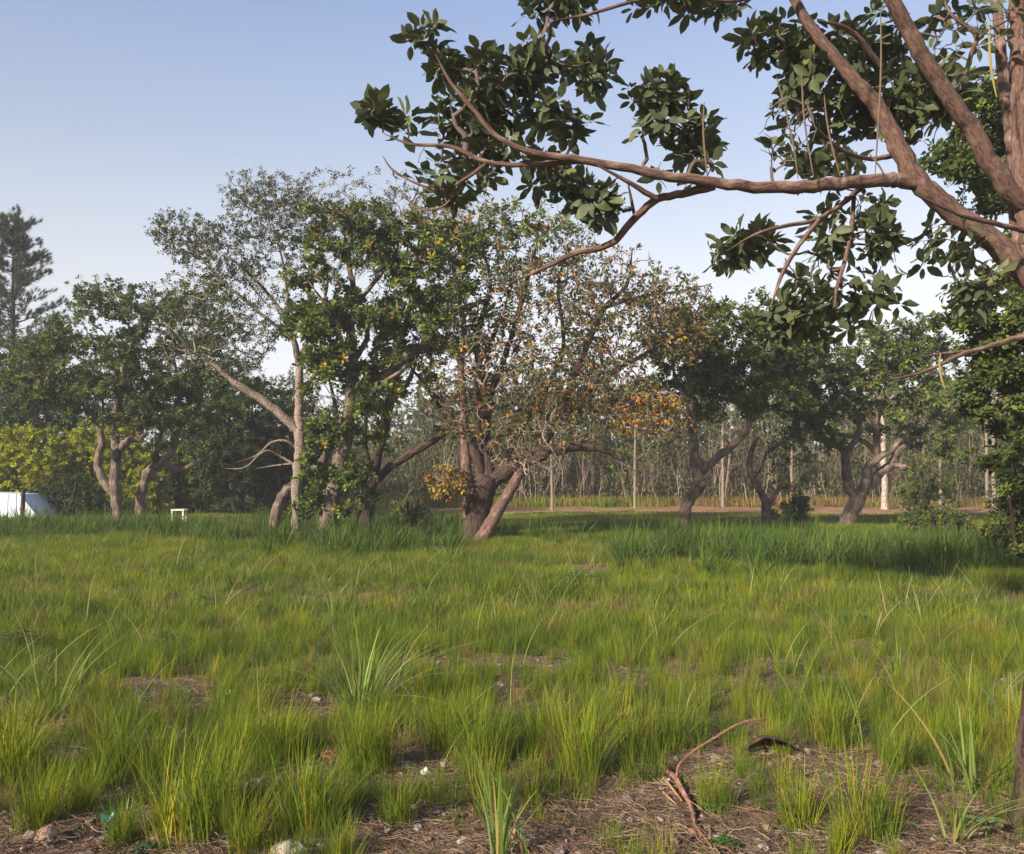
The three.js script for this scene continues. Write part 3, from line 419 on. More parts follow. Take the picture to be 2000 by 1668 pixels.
// the wood beyond the clearing: five kinds of slender tree, each set out as trees of their own
{
  const protos = [];
  for (let k = 0; k < 6; k++) {
    const r = rng(300 + k), depth = 48, H = 5.4 + r() * 1.6, yOf = (h) => 925 - (h - EYE) * F / depth, limbs = [X(P([1000, yOf(0), 2.6], [1000 + (r() - .5) * 12, yOf(H * .35), 2.2], [1000 + (r() - .5) * 20, yOf(H * .7), 1.6], [1000 + (r() - .5) * 30, yOf(H), .6]), { smooth: true })];
    for (let j = 0; j < 5; j++) { const h = H * (.35 + j * .12), s = r() < .5 ? -1 : 1; limbs.push(X(P([1000, yOf(h), .9], [1000 + s * 18, yOf(h + .5), .7], [1000 + s * (30 + r() * 20), yOf(h + 1.2), .3]), { z1: (r() - .5) * 2 })); }
    const crown = [[1000, yOf(H * .86), 46, 34, 70], [1000, yOf(H * .62), 50, 36, 60], [1000 + (r() - .5) * 40, yOf(H * .38), 42, 30, 36]];
    const t = makeTree({ name: 'forest_tree', label: '', depth, limbs, crown, seed: 300 + k, bark: 'grey', twig: k % 2 ? 'brown' : 'grey', palette: PAL.wood, tip: .007, bare: .1 + .1 * (k % 3), variants: 1, leafOpt: { n: 9, len: .16, wid: .07, tilt: [.3, 2], shape: LEAF.oval, spread: .7 }, along: 2, step: .3 });
    protos.push(t);
  }
  const r = rng(55), G = 'slender trees of the wood beyond the clearing'; let count = 0;
  for (let row = 0; row < 4; row++) for (let k = 0; k < 30; k++) {
    const z = -(41 + row * 5.2 + r() * 4.5), x = lerp(-.30, .72, (k + r()) / 30) * -z;
    if (x / -z < -.1 && row < 2) continue;
    const src = protos[Math.floor(r() * 6)], t = count < 6 ? protos[count] : src.clone();
    if (count >= 6) { t.name = numbered('forest_tree'); scene.add(t); }
    t.position.set(x, gh(x, z) - .05, z); t.rotation.y = r() * 6.28; t.scale.set(1, .85 + r() * .4, 1);
    tag(t, 'slender grey-trunked tree in the hazy wood beyond the clearing', 'tree', G); count++;
  }
  // pale trunks one can tell apart
  const pale = [[1079, 983, 868, 3, 'pale straight trunk seen right of the leaning red stem of the tangled tree'], [1240, 978, 870, 3, 'pale straight trunk left of the tree with the hooked limb'], [1412, 976, 860, 3.2, 'light twin-stemmed trunk right of the tree with the hooked limb'], [1546, 985, 850, 3, 'pale trunk behind the small broken grey tree'], [1729, 972, 840, 6, 'stout whitish trunk seen through the fork of the burred tree'], [1941, 968, 770, 4, 'tall pale trunk at the right, before the brown wood'], [1928, 968, 780, 3, 'tall grey trunk just left of the pale one at the right'], [1838, 972, 880, 3, 'thin leaning pale trunk right of the burred tree']];
  pale.forEach(([px, py, top, w, label], k) => {
    const d = 36 + (k % 3) * 1.5, rr = rng(700 + k), b0 = 925 + F * EYE / d, sway = (rr() - .5) * 16, top2 = top - 90;
    const limbs = [X(P([px, b0, w * 1.05], [px + sway * .3, lerp(b0, top2, .4), w * .85], [px + sway * .6, lerp(b0, top2, .75), w * .65], [px + sway, top2, w * .35]), { smooth: true })];
    if (k === 2) limbs.push(X(P([px + 2, b0 - 10, w * .7], [px + 12, lerp(b0, top2, .4), w * .6], [px + 16, top2 + 20, w * .3]), { smooth: true, z1: .3 }));
    for (let j = 0; j < 6; j++) { const f = .35 + j * .1, y = lerp(b0, top2, f), s = j % 2 ? 1 : -1; limbs.push(P([px + sway * f, y, w * .3], [px + sway * f + s * 18, y - 10, w * .22], [px + sway * f + s * (34 + rr() * 16), y - 22, w * .12])); }
    makeTree({ name: 'pale_trunk_tree', label, category: 'tree', group: 'pale trunks at the edge of the wood', depth: d, limbs, crown: [[px + sway, top2 + 30, 50, 45, 60], [px + sway * .6, top2 + 110, 40, 40, 25]], seed: 700 + k, bark: k === 4 ? 'white' : 'pale', twig: 'grey', palette: PAL.wood, tip: .006, bare: .35, variants: 1, leafOpt: { n: 7, len: .13, wid: .06 }, along: 1, step: .25 });
  });
  // scrub between the trunks
  const list = [[], []], tw = [];
  for (let k = 0; k < 13000; k++) {
    const z = -(40 + r() * 24), x = lerp(-.4, .75, r()) * -z, h = Math.pow(r(), 1.6) * 3.6;
    if (fbm(x * .25, z * .25 + h * .3) < .36 + h * .035) continue;
    list[k & 1].push({ p: V(x, gh(x, z) + h, z), q: aim(V(r() - .5, 1, r() - .5), r() * 6.28), s: 1 + r() * 1.1, c: pick(r, PAL.wood) });
    if (k % 4 === 0) tw.push({ p: V(x + r(), gh(x, z), z + r()), q: aim(V((r() - .5) * .5, 1, (r() - .5) * .5), r() * 6), s: V(1, .5 + r() * 1.1, 1), c: pick(r, [[.22, .165, .125, 2], [.34, .27, .2, 1.3], [.15, .11, .08, 1]]) });
  }
  const so = new THREE.Group(); so.name = 'undergrowth'; scene.add(so); tag(so, 'brushy brown and green undergrowth between the trunks of the far wood', 'undergrowth', null, 'stuff');
  [0, 1].forEach((k) => instanced('scrub_leaves', spray(810 + k, { n: 20, len: .14, wid: .06, tilt: [.2, 2.4], shape: LEAF.oval, stalk: .3, spread: .8 }), LEAFM, list[k], so));
  const b = new GB(), q = []; for (let k = 0; k <= 6; k++) q.push(V(Math.sin(k * 1.3) * .06, k * .42, Math.cos(k * 1.7) * .06)); tube(b, q, q.map((_, k) => .026 * (1 - k / 7.5)), 5);
  tube(b, [q[2], V(.3, 1.5, .1), V(.5, 2.1, .2)], [.012, .009, .004], 3); tube(b, [q[3], V(-.3, 1.9, .2), V(-.42, 2.5, .1)], [.012, .008, .004], 3);
  instanced('scrub_stems', b.geo(), stdMat({}), tw, so);
}

// ---------------------------------------------------------------- ground
{
  const W = 1024, d = new Uint8Array(W * W * 4), bp = new Uint8Array(W * W * 4), r = rng(5);
  const pn = (x, y, n) => { const i = Math.floor(x), j = Math.floor(y), u = x - i, v = y - j, s = u * u * (3 - 2 * u), t = v * v * (3 - 2 * v), m = (a) => ((a % n) + n) % n; return lerp(lerp(hash(m(i) + n, m(j)), hash(m(i + 1) + n, m(j)), s), lerp(hash(m(i) + n, m(j + 1)), hash(m(i + 1) + n, m(j + 1)), s), t); };
  for (let y = 0; y < W; y++) for (let x = 0; x < W; x++) {
    const u = x / W, v = y / W, a = pn(u * 8, v * 8, 8), b = pn(u * 31, v * 31, 31), c = pn(u * 120, v * 120, 120), e = pn(u * 400, v * 400, 400), k = a * .25 + b * .25 + c * .3 + e * .2, o = (y * W + x) * 4;
    const R = lerp(62, 150, k), g = lerp(46, 118, k), B = lerp(34, 94, k), pale = c > .82 && e > .5 ? 50 : 0;
    d[o] = R + pale; d[o + 1] = g + pale; d[o + 2] = B + pale; d[o + 3] = 255; bp[o] = bp[o + 1] = bp[o + 2] = 255 * (b * .3 + c * .4 + e * .3); bp[o + 3] = 255;
  }
  const mk = (arr, s) => { const t = new THREE.DataTexture(arr, W, W); t.wrapS = t.wrapT = THREE.RepeatWrapping; t.magFilter = THREE.LinearFilter; t.minFilter = THREE.LinearMipmapLinearFilter; t.generateMipmaps = true; if (s) t.colorSpace = THREE.SRGBColorSpace; t.needsUpdate = true; return t; };
  const soil = new THREE.MeshStandardMaterial({ map: mk(d, true), bumpMap: mk(bp, false), bumpScale: .02, roughness: 1 });
  const b = new GB(), lines = (a) => { const out = []; for (const [from, to, s] of a) for (let x = from; x < to - 1e-6; x += s) out.push(x); return out; };
  const zs = lines([[-400, -80, 20], [-80, -30, 2.5], [-30, -12, .6], [-12, 2, .12], [2, 12, .5], [12, 400, 20]]).concat(400), xs = lines([[-400, -60, 20], [-60, -14, 2], [-14, -5, .5], [-5, 5, .12], [5, 14, .5], [14, 60, 2], [60, 400, 20]]).concat(400);
  for (const z of zs) for (const x of xs) { const k = clamp(1 - Math.hypot(x, z) / 70, 0, 1), fine = z > -12.2 && z < 3 && Math.abs(x) < 5.2 ? (fbm(x * 6, z * 6) - .5) * .035 : 0; b.v(x, gh(x, z) * Math.min(1, k * 4) + fine, z, x / 2.2, z / 2.2); }
  const nx = xs.length; for (let j = 0; j < zs.length - 1; j++) for (let i = 0; i < nx - 1; i++) { const q = j * nx + i; b.t(q, q + nx, q + 1); b.t(q + 1, q + nx, q + nx + 1); }
  const m = part('ground', b.geo(), soil, scene); tag(m, 'brown soil of the grassy clearing', null, null, 'structure'); delete m.userData.category;
  // worn earth track at the far side of the clearing
  const pb = new GB(), N = 90; for (let k = 0; k <= N; k++) { const x = lerp(-4, 26, k / N), zc = -36 - Math.sin(x * .2) * .5, w = 2.1 + fbm(x * .6, 3) * 1.4; for (let s = 0; s < 5; s++) { const z = zc + (s / 2 - 1) * w; pb.v(x, gh(x, z) + .03, z, x / 2.2, z / 2.2); } }
  for (let k = 0; k < N; k++) for (let s = 0; s < 4; s++) { const q = k * 5 + s; pb.t(q, q + 1, q + 5); pb.t(q + 1, q + 6, q + 5); }
  const pm = soil.clone(); pm.color = new THREE.Color(2.0, 1.72, 1.45);
  tag(part('track', pb.geo(), pm, scene), 'strip of bare reddish earth across the far side of the clearing', null, null, 'structure');
}

// ---------------------------------------------------------------- grass
function blade(b, o, a, lean, h, w, c, seg = 4, bend = 1) {
  const ca = Math.cos(a), sa = Math.sin(a); let last = null;
  for (let k = 0; k <= seg; k++) {
    const t = k / seg, out = lean * h * (t * .35 + bend * t * t * .65), y = h * (t - bend * .28 * lean * t * t), wd = w * (k === seg ? 0 : (1 - t * t * .75)) / 2, x = o.x + ca * out, z = o.z + sa * out;
    const row = wd ? [b.v(x - sa * wd, o.y + y, z + ca * wd, 0, t, c), b.v(x + sa * wd, o.y + y, z - ca * wd, 1, t, c)] : [b.v(x, o.y + y, z, .5, 1, c)];
    if (last) { if (row.length === 2) { b.t(last[0], last[1], row[0]); b.t(last[1], row[1], row[0]); } else b.t(last[0], last[1], row[0]); }
    last = row;
  }
}
function tuft(seed, n, R, h0, h1, w, lean, dry, seg = 4) {
  const r = rng(seed), b = new GB();
  for (let k = 0; k < n; k++) {
    const a = r() * 6.28, q = R * Math.sqrt(r()), dr = r() < dry, c = dr ? [1.75, 1.15, 2.6].map((x) => x * (.7 + r() * .5)) : tone(r, .55, .22);
    blade(b, V(Math.cos(a) * q, -.01, Math.sin(a) * q), a + (r() - .5) * 2.4, lean * (.25 + r()) , lerp(h0, h1, r()) * (dr ? .8 : 1), w * (.7 + r() * .6), c, seg, .6 + r() * .9);
  }
  return b.geo();
}
const DEEP = [[.115, .18, .014, 3], [.15, .215, .016, 3], [.09, .15, .014, 2]], DRYG = [[.30, .27, .06, 2], [.26, .19, .07, 2], [.19, .23, .03, 2]];
const sward = (r, x, z) => { const k = fbm(x * .9 + 31, z * .9 + 17), m = fbm(x * 2.3 + 3, z * 2.3 + 57); return m > .60 && r() < .45 ? DRYG : k > .52 ? (r() < .75 ? DEEP : GREEN) : r() < .2 ? DEEP : GREEN; };
const GREEN = [[.20, .265, .012, 4], [.245, .28, .014, 3], [.145, .22, .014, 3], [.30, .29, .04, .8]];
const TALLG = [[.07, .125, .014, 4], [.095, .16, .018, 3], [.15, .215, .035, 1.2]];
const bareSpots = [[350, 1360, 120, 40], [595, 1385, 60, 30], [95, 1420, 40, 22], [880, 1290, 80, 16], [1060, 1300, 60, 14], [1212, 1322, 45, 24], [820, 1490, 80, 45], [650, 1482, 45, 40], [1520, 1296, 60, 12], [1350, 1490, 85, 38], [1610, 1490, 130, 55], [1720, 1560, 120, 50], [1330, 1590, 110, 70], [810, 1610, 140, 60], [425, 1230, 40, 14], [90, 1645, 170, 45], [390, 1655, 170, 34], [1010, 1645, 180, 45], [1500, 1640, 110, 40], [1840, 1640, 120, 40], [1150, 1110, 60, 12]].map(([x, y, rx, ry]) => { const c = ground(x, y), f = ground(x, y - ry), n = ground(x, y + ry); return { x: c.x, z: c.z, a: rx * -c.z / F, b: (n.z - f.z) / 2 }; });
function bareness(x, z) { let m = 0; for (const s of bareSpots) { const d = Math.hypot((x - s.x) / s.a, (z - s.z) / s.b) + (fbm(x * 5, z * 5) - .5) * .9; m = Math.max(m, 1 - smoothstep(d, .6, 1.15)); } return m; }
{
  const r = rng(1001), near = [[], [], [], []], mid = [[], [], []], far = [[], []], tall = [[], [], []], low = [[], []];
  const put = (arr, x, z, s, pal, sy = 1) => arr[Math.floor(r() * arr.length)].push({ p: V(x, gh(x, z) + (z > -12 && Math.abs(x) < 5 ? (fbm(x * 6, z * 6) - .5) * .035 : 0), z), q: aim(V((r() - .5) * .2, 1, (r() - .5) * .2), r() * 6.28), s: V(s, s * sy, s), c: pick(r, pal) });
  const inView = (x, z, m) => Math.abs(x) < -z * .66 + m;
  // near tussocks
  for (let z = -1.2; z > -9; z -= .085) for (let x = -7.5; x < 7.5; x += .085) {
    const X1 = x + (r() - .5) * .09, Z1 = z + (r() - .5) * .09; if (!inView(X1, Z1, 1.6)) continue;
    const d = -Z1, edge = smoothstep(d, 3.1, 5.4), bn = bareness(X1, Z1), dens = (fbm(X1 * 2.2 + 3, Z1 * 2.2) - .5) * 2.6 + lerp(.10, .82, edge) - bn * 1.15;
    if (r() < dens * .62) put(near, X1, Z1, .5 + r() * .5 + .12 * edge * r(), sward(r, X1, Z1), .8 + fbm(X1 * 1.3, Z1 * 1.3) * .5);
    if (r() < .30 + .3 * dens) put(low, X1, Z1, .6 + r() * .8, r() < .5 ? DEEP : r() < .5 ? GREEN : DRYG);
  }
  // clumps that stand out in the foreground
  for (const [px, py, h] of [[85, 1598, 150], [30, 1520, 190], [160, 1565, 130], [385, 1612, 230], [330, 1592, 100], [490, 1640, 140], [600, 1602, 200], [720, 1485, 170], [690, 1490, 150], [790, 1585, 120], [540, 1475, 150], [470, 1480, 150], [220, 1485, 170], [300, 1505, 130], [950, 1475, 170], [860, 1435, 130], [1080, 1445, 160], [1140, 1485, 170], [1240, 1445, 150], [1330, 1445, 130], [1405, 1562, 120], [1560, 1602, 150], [1700, 1622, 190], [1640, 1655, 90], [1620, 1445, 150], [1760, 1495, 110], [960, 1562, 150], [430, 1560, 190], [660, 1655, 110], [1520, 1460, 90], [1820, 1470, 120], [1900, 1460, 120], [1990, 1440, 140], [250, 1620, 110]]) {
    const c = ground(px, py), k = h * -c.z / F / .27;
    for (let j = 0; j < 5; j++) put(near, c.x + (r() - .5) * .09 * k, c.z + (r() - .5) * .09 * k, k * (.75 + r() * .3), GREEN, 1.05);
  }
  // the open sward
  for (let z = -8; z > -25; z -= .17) for (let x = -19; x < 19; x += .17) {
    const X1 = x + (r() - .5) * .18, Z1 = z + (r() - .5) * .18; if (!inView(X1, Z1, 2)) continue;
    const bn = bareness(X1, Z1), k = fbm(X1 * .8 + 9, Z1 * .8); if (r() > .78 - bn * .7 + (k - .5) * .6) continue;
    put(mid, X1, Z1, .75 + r() * .5 + (k - .5) * .6, k > .62 && r() < .3 ? TALLG : sward(r, X1, Z1), .75 + k * .5);
  }
  for (let z = -25; z > -46; z -= .42) for (let x = -32; x < 36; x += .42) {
    const X1 = x + (r() - .5) * .5, Z1 = z + (r() - .5) * .5; if (!inView(X1, Z1, 2)) continue;
    const onTrack = X1 > -4 && Math.abs(Z1 + 36 + Math.sin(X1 * .2) * .5) < 2.6; if (onTrack && r() < .7) continue;
    const dry = Z1 < -31 && X1 > 11 ? .8 : Z1 < -39 ? .55 : .06;
    put(far, X1, Z1, .8 + r() * .6 + (Z1 < -39 ? .5 : 0), r() < dry ? [[.44, .27, .09, 2], [.36, .26, .11, 2], [.2, .19, .05, 1]] : GREEN, Z1 < -39.5 ? 1.7 : onTrack ? .22 : Z1 < -29 ? .3 : .5);
  }
  // tall coarse grass about the trunks and along the right
  for (let k = 0; k < 9000; k++) {
    const z = -(11 + r() * 17), x = (r() * 2 - 1) * -z * .7, px = 1000 + x / -z * F, d = -z; let want = 0;
    if (px < 900) want = smoothstep(d, 17.5 + (px > 400 ? -2.5 : 2), 21) * (1 - smoothstep(d, 24, 26)) * .7;
    else if (px < 1200) want = d > 19 && d < 23 ? .22 : 0;
    else want = smoothstep(d, 12.2, 15) * (1 - smoothstep(d, 18, 20)) * .9 * (px > 1880 ? .5 : 1);
    if (px > 620 && px < 900) want = Math.max(want, smoothstep(d, 15, 17) * (1 - smoothstep(d, 22, 24)) * .7);
    want *= clamp(2.6 * (fbm(x * .8 + 5, z * .8 + 2) - .26), 0, 1.3); if (r() > want) continue;
    put(tall, x, z, .6 + r() * .55, TALLG, .8 + r() * .5);
  }
  for (let k = 0; k < 260; k++) { const z = -(6.5 + r() * 10), x = (r() * 2 - 1) * -z * .66; if (fbm(x * .5 + 3, z * .5 + 8) > .52) put(tall, x, z, .3 + r() * .3, TALLG); }
  const stalk = [[], []];
  for (let k = 0; k < 420; k++) { const z = -(4.5 + Math.pow(r(), .8) * 16), x = (r() * 2 - 1) * -z * .66; put(stalk, x, z, .5 + r() * .7, r() < .45 ? [[.42, .34, .16, 1], [.50, .44, .22, 1]] : [[.24, .32, .08, 1], [.30, .36, .12, 1]]); }
  const g = new THREE.Group(); g.name = 'grass'; scene.add(g); tag(g, 'green grass covering the clearing in tussocks and sward', 'grass', null, 'stuff');
  near.forEach((l, k) => instanced('tussocks', tuft(40 + k, 60, .048, .09, .29, .0026, .52, .1), GRASSM, l, g));
  stalk.forEach((l, k) => instanced('long_stalks', tuft(30 + k, 3, .05, .4, .62, .006, 1.1, 0, 7), GRASSM, l, g));
  low.forEach((l, k) => instanced('short_blades', tuft(60 + k, 24, .07, .03, .09, .0032, .8, .22, 3), GRASSM, l, g));
  mid.forEach((l, k) => instanced('sward', tuft(70 + k, 64, .14, .07, .22, .0048, .55, .13, 3), GRASSM, l, g));
  far.forEach((l, k) => instanced('far_sward', tuft(80 + k, 70, .36, .10, .26, .013, .5, .1, 3), GRASSM, l, g));
  tall.forEach((l, k) => instanced('coarse_grass', tuft(90 + k, 22, .10, .25, .72, .016, .75, .06, 5), GRASSM, l, g));
}
// dry litter on the soil
{
  const r = rng(2002), straw = [[], [], []], chips = [[], []], dead = [[]];
  const put = (arr, x, z, s, pal, tilt, lift = 0) => arr[Math.floor(r() * arr.length)].push({ p: V(x, gh(x, z) + (fbm(x * 6, z * 6) - .5) * .035 + .006 + lift, z), q: aim(V((r() - .5) * tilt, 1, (r() - .5) * tilt), r() * 6.28), s, c: pick(r, pal) });
  const SP2 = [[.24, .165, .11, 3], [.15, .10, .07, 4], [.34, .26, .18, 1.3], [.22, .11, .06, .8]];
  for (let k = 0; k < 26000; k++) {
    const d = 2.2 + Math.pow(r(), 1.5) * 7, x = (r() * 2 - 1) * (d * .66 + 1.2), z = -d, w = .25 + bareness(x, z) + (1 - smoothstep(d, 3, 5)) * .8; if (r() > w) continue;
    put(straw, x, z, .35 + r() * .6, SP2, .7, r() * .008);
    if (r() < .17) put(chips, x, z, .35 + r() * r() * 1.6, [[.30, .255, .22, 3], [.40, .36, .32, 1], [.20, .155, .125, 3], [.28, .20, .14, 1]], 1.2);
    if (r() < .02) put(dead, x, z, .4 + r() * .6, [[.20, .10, .06, 2], [.26, .16, .10, 2], [.17, .12, .09, 2]], 1.6, .01);
  }
  const g = new THREE.Group(); g.name = 'ground_litter'; scene.add(g); tag(g, 'dry straw, chips and dead leaves scattered on bare soil in the foreground', 'litter', null, 'stuff');
  straw.forEach((l, k) => { const b = new GB(), rr = rng(20 + k); for (let j = 0; j < 6; j++) { const a = rr() * 6.28, L = .05 + rr() * .09, o = V((rr() - .5) * .12, rr() * .012, (rr() - .5) * .12), bd = (rr() - .5) * 1.6, pts = []; for (let i = 0; i <= 4; i++) { const t = i / 4; pts.push(V(o.x + Math.cos(a + bd * t) * L * t, o.y + Math.sin(t * 3.1) * .012 * rr(), o.z + Math.sin(a + bd * t) * L * t)); } tube(b, pts, pts.map(() => .0013 + rr() * .0009), 3); } instanced('straw', b.geo(), stdMat({ roughness: 1 }), l, g); });
  chips.forEach((l, k) => { const gg = new THREE.IcosahedronGeometry(.018, 1), p = gg.attributes.position, rr = rng(33 + k); const m = new Map(); for (let i = 0; i < p.count; i++) { const key = [p.getX(i), p.getY(i), p.getZ(i)].map((x) => x.toFixed(4)).join(); if (!m.has(key)) m.set(key, .6 + rr() * .7); const s = m.get(key); p.setXYZ(i, p.getX(i) * s * 1.2, p.getY(i) * s * .55, p.getZ(i) * s * .9); } gg.computeVertexNormals(); instanced('stone_chips', gg, stdMat({ roughness: 1, flatShading: true }), l, g); });
  { const b = new GB(); leaf(b, V(-.03, .004, 0), V(1, .25, .1), V(0, 1, 0), .07, .035, .3, [1, 1, 1], LEAF.oval, .8); const gg = b.geo(); gg.deleteAttribute('color'); instanced('dead_leaves', gg, stdMat({ roughness: .9 }), dead[0], g); }
}

// ---------------------------------------------------------------- single plants of the foreground
function grassClump(label, px, py, hpx, blades, seed, lean = .6, w = .013, tint = [[.19, .28, .045, 3], [.26, .33, .09, 2], [.15, .23, .03, 2]], wide = .05) {
  const c = ground(px, py), r = rng(seed), t = thing('grass_clump', label, 'grass clump', c, 'broad-bladed grass clumps'), H = hpx * -c.z / F;
  for (let k = 0; k < blades; k++) {
    const b = new GB(), a = r() * 6.28, q = wide * Math.sqrt(r()), h = H * (.5 + r() * .55);
    const dry = r() < .06, col = dry ? [.42, .3, .1] : pick(r, tint); blade(b, V(Math.cos(a) * q, -.02, Math.sin(a) * q), a + (r() - .5), lean * (.15 + r() * 1.1), h, w * (.7 + r() * .6), [1, 1, 1], 7, .5 + r() * 1.2);
    const g = b.geo(); g.deleteAttribute('color');
    part('blade', g, new THREE.MeshPhysicalMaterial({ color: new THREE.Color(...col), roughness: .8, transmission: .35, thickness: 0, specularIntensity: .6 }), t);
  }
}
grassClump('big arching clump of broad grass left of the middle of the foreground', 700, 1378, 225, 64, 61, .95, .012, undefined, .13);
grassClump('upright clump of broad grass blades low in the centre foreground', 975, 1655, 225, 18, 62, .6, .012, undefined, .05);
grassClump('three long grass blades leaning right, low in the centre foreground', 1035, 1660, 240, 4, 63, .9, .013, undefined, .03);
grassClump('coarse grass clump with long blades at the left edge of the foreground', 95, 1395, 210, 26, 64, .85, .012, undefined, .14);
grassClump('tall coarse grass clump beside the dark post at the right edge', 1900, 1540, 210, 18, 65, .8, .013, undefined, .1);
grassClump('low splayed grass clump with long blades in front of the dark post', 1855, 1640, 190, 14, 66, 1.15, .012, undefined, .06);
grassClump('little broad-bladed clump beside the turquoise scrap', 238, 1612, 85, 14, 67, .9, .009, undefined, .04);
grassClump('few tall pale blades standing alone in mid-grass, left of the centre', 650, 1215, 80, 7, 68, .7, .015, undefined, .08);
grassClump('blue-green grass clump at the right edge above the dark post', 1985, 1430, 150, 12, 69, .6, .014, [[.17, .25, .12, 2], [.15, .22, .09, 2]], .08);

function weed(label, px, py, wpx, hpx, n, seed, pal, len = .05) {
  const c = ground(px, py), r = rng(seed), t = thing('weed', label, 'weed', c, 'small leafy weeds'), W = wpx * -c.z / F, H = hpx * -c.z / F, b = new GB(), sb = new GB();
  for (let k = 0; k < n; k++) {
    const a = r() * 6.28, q = W * Math.sqrt(r()), y = H * (.3 + r() * .7) * (1 - .4 * q / W), o = V(Math.cos(a) * q, y, Math.sin(a) * q * .8);
    tube(sb, [V(o.x * .35, 0, o.z * .35), V(o.x * .7, y * .6, o.z * .7), o], [.003, .0025, .0015], 3);
    for (let j = 0; j < 4; j++) { const e = r() * 6.28; leaf(b, o, V(Math.cos(e), .35 + r() * .3, Math.sin(e)), UP, len * (.7 + r() * .6), len * .55, .3, pick(r, pal), LEAF.oval); }
  }
  part('stems', sb.geo(), stdMat({ color: new THREE.Color(.1, .12, .03) }), t, 'stuff');
  part('leaves', b.geo(), LEAFM, t, 'stuff');
}
const WG = [[.07, .13, .02, 3], [.11, .19, .025, 2]];
weed('spreading bright leafy weed in mid-grass before the hooked-limb tree', 1135, 1150, 45, 40, 60, 71, WG, .06);
weed('dark leafy weed patch at the left above the bare soil', 335, 1270, 60, 45, 90, 72, [[.05, .09, .02, 3], [.07, .13, .02, 2]], .04);
weed('leafy weed clump at the left edge among the grass', 30, 1270, 50, 60, 80, 73, [[.05, .09, .02, 3], [.08, .13, .02, 2]], .045);
weed('yellow-green creeping weed beside the big arching clump', 545, 1318, 30, 26, 36, 74, [[.15, .24, .03, 2], [.1, .18, .025, 2]], .04);
weed('small leafy weed in the short grass at upper left', 400, 1172, 24, 28, 24, 75, WG, .06);
weed('pale green weed in the short grass right of the centre', 1670, 1225, 26, 40, 26, 76, [[.16, .24, .04, 2], [.11, .18, .03, 2]], .055);
weed('fine-leaved green weed at the bottom edge near the stones', 290, 1645, 34, 16, 40, 77, [[.05, .11, .035, 3]], .02);
weed('low green weed at the bottom edge right of the fallen branch', 1415, 1640, 24, 20, 26, 78, WG, .03);
weed('light green weed touching the fallen branch', 1380, 1565, 22, 18, 20, 79, [[.14, .25, .03, 2]], .03);
{ // seedling with round leaves, each leaf large enough to tell apart
  const c = ground(1925, 1625), r = rng(80), t = thing('seedling', 'bright seedling with round leaves at the foot of the dark post', 'seedling', c), m = new THREE.MeshPhysicalMaterial({ color: new THREE.Color(.17, .30, .03), roughness: .7, transmission: .35, thickness: 0 });
  for (let k = 0; k < 8; k++) { const b = new GB(), a = k * 1.1 + r(), o = V(Math.cos(a) * .03, .05 + r() * .05, Math.sin(a) * .03); leaf(b, o, V(Math.cos(a), .3 + r() * .4, Math.sin(a)), UP, .05 + r() * .02, .045, .4, [1, 1, 1], LEAF.oval); const g = b.geo(); g.deleteAttribute('color'); part('leaf', g, m, t); }
  const b = new GB(); tube(b, [V(0, -.01, 0), V(.005, .05, 0), V(0, .09, 0)], [.004, .003, .002], 5); part('stem', b.geo(), m, t);
}

// ---------------------------------------------------------------- stones, sticks and scraps
function stoneGeo(seed, a, bb, c) {
  const g = new THREE.IcosahedronGeometry(1, 4), p = g.attributes.position, r = rng(seed), cuts = [];
  for (let k = 0; k < 9; k++) cuts.push([V(r() - .5, r() - .4, r() - .5).normalize(), .62 + r() * .3]);
  for (let i = 0; i < p.count; i++) { const v = V(p.getX(i), p.getY(i), p.getZ(i)); for (const [n, d] of cuts) { const e = v.dot(n) - d; if (e > 0) v.addScaledVector(n, -e * .9); } v.multiplyScalar(1 + (fbm(v.x * 3 + seed, v.y * 3 + v.z * 2.3) - .5) * .22 + (vnoise(v.x * 12 + v.z * 7, v.y * 12) - .5) * .05); p.setXYZ(i, v.x * a, v.y * bb, v.z * c); }
  g.computeVertexNormals(); return g;
}
const stoneTex = barkTexture(91, [132, 118, 108], [74, 63, 57], [178, 166, 156], 1, .8); stoneTex.bumpScale = .006;
const stoneTex2 = barkTexture(97, [140, 116, 96], [84, 66, 52], [186, 164, 142], 1, .6); stoneTex2.bumpScale = .006;
